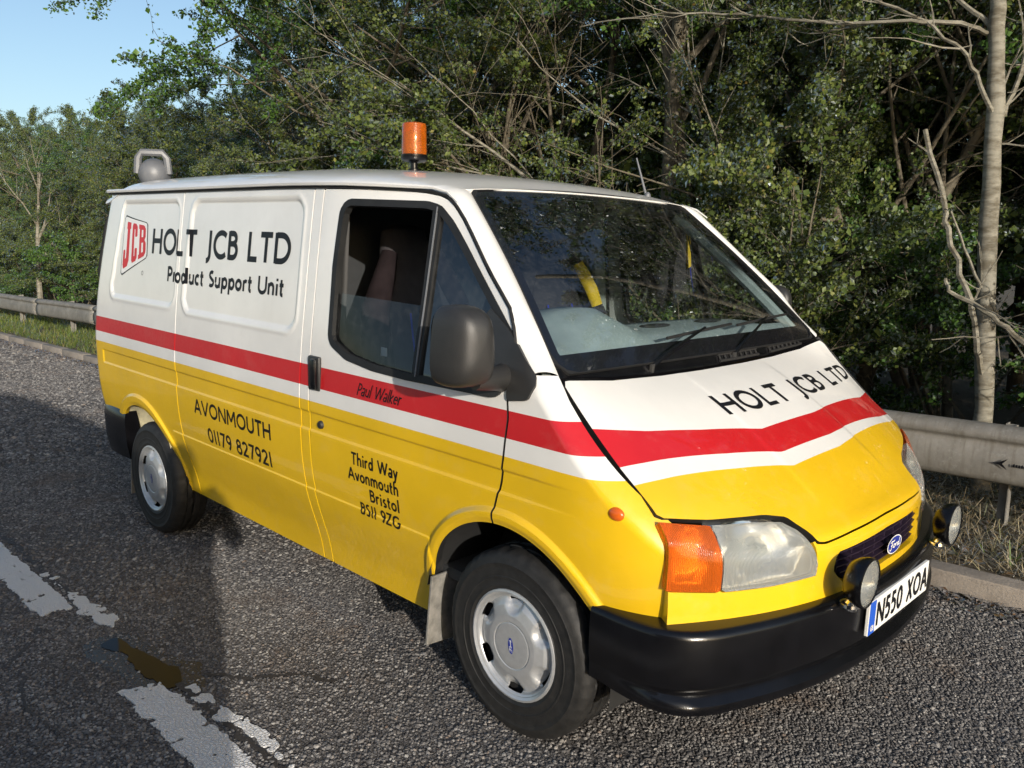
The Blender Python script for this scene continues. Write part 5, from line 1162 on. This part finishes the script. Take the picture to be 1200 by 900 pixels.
# more bare arching boughs in front of the wood
def bough(x,y,z,d,L,r,label):
    g=TreeGen(int(abs(x*100))+3);g.branch(np.array([0.,0.,0.]),np.array(d)/np.linalg.norm(d),L,r,0,2,(.0,-.01,-.02,0),.09,(.6,.7,.7),(9,6),False);bm=bmesh.new()
    for pts,rad,lev in g.tubes: add_tube(bm,pts,rad,(7,5,3)[lev],False)
    return bm,(x,y,z)
bl=empty('bare_boughs',(0,0,0)) if False else None
for k,(x,y,z,d,L,r) in enumerate([(-2.2,4.3,.4,(-.75,-.25,.75),4.6,.035),(-3.6,4.4,1.0,(-.9,-.25,.45),3.6,.028),(-1.2,4.2,.5,(-.5,-.2,.95),4.2,.032),(-6.0,4.6,1.2,(.6,-.35,.8),3.6,.028),(-8.5,4.8,1.0,(.8,-.35,.75),4.0,.03),(-4.8,4.6,.3,(.15,-.1,1),4.6,.036),(-10.5,5.0,1.4,(.7,-.4,.7),3.4,.026)]):
    bm,loc=bough(x,y,z,d,L,r,'');e=empty('bare_sapling',(x,y,.1));tag(e,'leafless arching sapling at the wood edge, '+where(x),'sapling','leafless saplings at the wood edge')
    o=bm_obj('stem',bm,'bark_pale' if k%2==0 else 'bark',e,True);o.location=(0,0,z-.1)
    bm=bmesh.new();add_tube(bm,[(0,0,-.1),(0.02,0,(z-.1)*.5),(0,0,z-.1+.02)],[r*1.15,r*1.1,r],8);bm_obj('stem_foot',bm,'bark',e,True)
# the pale young stem beyond the barrier at the far end
e=empty('young_tree',(-19.4,3.3,.1));tag(e,'thin pale stemmed young tree beyond the far end of the barrier','tree');g=TreeGen(77);g.branch(np.array([0.,0,-.1]),np.array([.03,0,1.]),3.4,.07,0,2,(.02,.03,0,0),.08,(.6,.6),(7,4),False);bm=bmesh.new()
for pts,rad,lev in g.tubes: add_tube(bm,pts,rad,(7,5,4)[lev],False)
bm_obj('trunk',bm,'bark_pale',e,True)
# ---------------- grass, straw and leaf litter
def blades(name,label,n,xr,yr,h,w,mat,cat,lay=.35,dens=None):
    r=np.random.default_rng(len(name)+n);x=r.uniform(*xr,n);y=r.uniform(*yr,n)
    if dens is not None:
        k=r.random(n)<dens(x,y);x,y=x[k],y[k];n=len(x)
    z=verge_z(x,y);hh=h*r.lognormal(0,.35,n);a=r.uniform(0,6.28,n);ln=r.normal(0,lay,(n,2))*hh[:,None];dx,dy=np.cos(a)*w,np.sin(a)*w
    v=np.stack([np.stack([x-dx,y-dy,z-.01],1),np.stack([x+dx,y+dy,z-.01],1),np.stack([x+ln[:,0]+dx*.3,y+ln[:,1]+dy*.3,z+hh*np.clip(1-.4*np.hypot(ln[:,0],ln[:,1])/np.maximum(hh,.01),.12,1)],1),np.stack([x+ln[:,0]-dx*.3,y+ln[:,1]-dy*.3,z+hh*np.clip(1-.4*np.hypot(ln[:,0],ln[:,1])/np.maximum(hh,.01),.12,1)],1)],1).reshape(-1,3)
    o=link(bpy.data.objects.new(name,foliage_mesh(name,v,np.repeat(r.random(n),4),mat)));tag(o,label,cat,kind='stuff')
leafmat('grass_blade',[(0,(.050,.085,.012)),(.5,(.10,.15,.022)),(.8,(.17,.19,.04)),(1,(.28,.23,.09))]);leafmat('straw',[(0,(.16,.125,.07)),(.5,(.30,.245,.15)),(.85,(.42,.36,.24)),(1,(.14,.16,.05))]);leafmat('dead_leaf',[(0,(.045,.025,.014)),(.5,(.10,.055,.028)),(.85,(.17,.10,.045)),(1,(.24,.17,.08))])
blades('grass','short green and yellowing grass on the verge by the far barrier',52000,(-34,-3),(1.50,3.0),.085,.0045,'grass_blade','grass',.5,lambda x,y:np.clip(fbm(x*1.5,y*1.5,3,2)*2-.35,0,1))
blades('dry_grass','flattened straw coloured dry grass on the verge under the barrier',34000,(-1.2,5.0),(1.50,3.4),.07,.0026,'straw','dry grass',1.3)
blades('weed_grass','sparse green weeds among the dry grass under the barrier',2600,(-1.2,5.0),(1.6,3.4),.09,.006,'grass_blade','weeds',.7,lambda x,y:np.clip(fbm(x*2.5,y*2.5,3,12)*3-1.5,0,1))
def litter(name,label,n,fx,fy,fz,size):
    r=np.random.default_rng(n);x=fx(r,n);y=fy(r,n);z=fz(x,y)+r.uniform(.003,.012,n);up=r.normal(size=(n,3))*.35+np.array([0,0,1]);up/=np.linalg.norm(up,axis=1,keepdims=True);ax=r.normal(size=(n,3));ax-=(ax*up).sum(1,keepdims=True)*up;ax/=np.linalg.norm(ax,axis=1,keepdims=True);sd=np.cross(up,ax);s=(size*r.lognormal(0,.4,n))[:,None];P=np.stack([x,y,z],1)
    v=np.stack([P-ax*s*.5,P+sd*s*.32+up*s*.18,P+ax*s*.5,P-sd*s*.32+up*s*.15],1).reshape(-1,3);o=link(bpy.data.objects.new(name,foliage_mesh(name,v,np.repeat(r.random(n),4),'dead_leaf')));tag(o,label,'leaf litter',kind='stuff')
litter('leaf_litter','brown dead leaves gathered along the foot of the kerb',9000,lambda r,n:r.uniform(-26,5,n),lambda r,n:1.36-np.abs(r.normal(0,.10,n)),lambda x,y:np.zeros_like(x),.022)
litter('verge_litter','brown dead leaves lying on the verge beneath the barrier',9000,lambda r,n:r.uniform(-2,5,n),lambda r,n:r.uniform(1.5,4.0,n),verge_z,.03)
# ---------------- behind the viewer, shading the left of the lay-by: an added, unseen car and the person taking the picture
shade_van=empty('added_shade_van',(2.80,-5.1,0));tag(shade_van,'dark blue van with black windows parked on the road facing the yellow van\'s side','van')
plain('paint_blue',(.02,.035,.09),.3,coat=.5)
def loft(name,secs,mat,parent):
    bm=bmesh.new();rings=[]
    for x,hw,z0,z1 in secs:
        ring=[]
        for k in range(24):
            a=2*math.pi*k/24;ca,sa=math.cos(a),math.sin(a);ring.append(bm.verts.new((x,abs(ca)**.35*math.copysign(1,ca)*hw,(z0+z1)/2+abs(sa)**.45*math.copysign(1,sa)*(z1-z0)/2)))
        rings.append(ring)
    for i in range(len(rings)-1):
        for k in range(24): bm.faces.new((rings[i][k],rings[i][(k+1)%24],rings[i+1][(k+1)%24],rings[i+1][k]))
    bm.faces.new(rings[0][::-1]);bm.faces.new(rings[-1]);return bm_obj(name,bm,mat,parent,True)
loft('body',[(-2.2,.70,.35,.85),(-2.15,.82,.28,1.0),(-1.5,.88,.22,1.06),(0,.90,.20,1.06),(1.0,.88,.22,1.02),(1.8,.84,.25,.92),(2.15,.74,.30,.80),(2.22,.60,.40,.70)],'paint_blue',shade_van)
loft('cabin',[(-2.19,.82,.95,2.25),(-2.1,.86,.95,2.42),(-1.2,.86,.95,2.46),(1.1,.86,.95,2.46),(1.6,.85,.95,2.40),(1.95,.82,.95,1.65),(2.12,.80,.80,1.02)],'paint_blue',shade_van)  # added van's cabin made tall and boxy to cast a wide shadow
for x in (-1.35,1.40):
    for sg in (-1,1):
        w=empty('wheel',(x,sg*.80,.316),shade_van)
        for ch in [o for o in van.children if o.name=='wheel' or o.name.startswith('wheel.')][0 if sg<0 else 2].children:
            if ch.name.split('.')[0] in ('tyre','wheel_trim'): link(bpy.data.objects.new(ch.name.split('.')[0],ch.data),w)
person=empty('person',(2.07,-3.08,0));tag(person,'person in dark jacket and trousers holding up a phone towards the van','person')
J=dict(pel=(0,0,.95),che=(.0,0,1.30),nk=(.01,0,1.50),hd=(.03,0,1.60),top=(.02,0,1.76),ls=(0,.19,1.43),rs=(0,-.19,1.43),le=(.10,.26,1.16),re=(.10,-.26,1.16),lw=(.27,.09,1.38),rw=(.27,-.09,1.38),lh=(.0,.10,.90),rh=(.0,-.10,.90),lk=(.02,.12,.50),rk=(.02,-.12,.50),la=(-.01,.13,.09),ra=(-.01,-.13,.09),lt=(.17,.15,.04),rt=(.17,-.15,.04),lf=(.31,.05,1.45),rf=(.31,-.05,1.45))
RD=dict(pel=.15,che=.16,nk=.065,hd=.095,top=.07,ls=.075,rs=.075,le=.05,re=.05,lw=.035,rw=.035,lh=.10,rh=.10,lk=.065,rk=.065,la=.05,ra=.05,lt=.04,rt=.04,lf=.022,rf=.022)
ed=[('pel','che'),('che','nk'),('nk','hd'),('hd','top'),('che','ls'),('che','rs'),('ls','le'),('rs','re'),('le','lw'),('re','rw'),('lw','lf'),('rw','rf'),('pel','lh'),('pel','rh'),('lh','lk'),('rh','rk'),('lk','la'),('rk','ra'),('la','lt'),('ra','rt')]
ks=list(J);me=bpy.data.meshes.new('body');me.from_pydata([J[k] for k in ks],[(ks.index(a),ks.index(b)) for a,b in ed],[]);plain('jacket_dark',(.03,.032,.04),.8);me.materials.append(MAT['jacket_dark'])
po=link(bpy.data.objects.new('body',me),person);sk=po.modifiers.new('skin','SKIN');me.skin_vertices.new() if not me.skin_vertices else None
for i,k in enumerate(ks): me.skin_vertices[0].data[i].radius=(RD[k],RD[k]*(1.0));me.skin_vertices[0].data[i].use_root=(k=='pel')
sb=po.modifiers.new('smooth','SUBSURF');sb.levels=sb.render_levels=2
person.rotation_euler=(0,0,YAW)
for sg in (-1,1):
    bm=bmesh.new();add_box(bm,(.65,min(sg*.845,sg*.872),1.15),(1.5,max(sg*.845,sg*.872),1.75),.03);bm_obj('door_window',bm,'frit_black',shade_van,True)
bm=bmesh.new();bmesh.ops.create_grid(bm,x_segments=4,y_segments=4,size=.5)
for q in bm.verts: q.co=Vector((1.79+q.co.x*.34+.02,q.co.y*1.42,1.98-q.co.x*.60+.02))
bm_obj('windscreen',bm,'frit_black',shade_van)
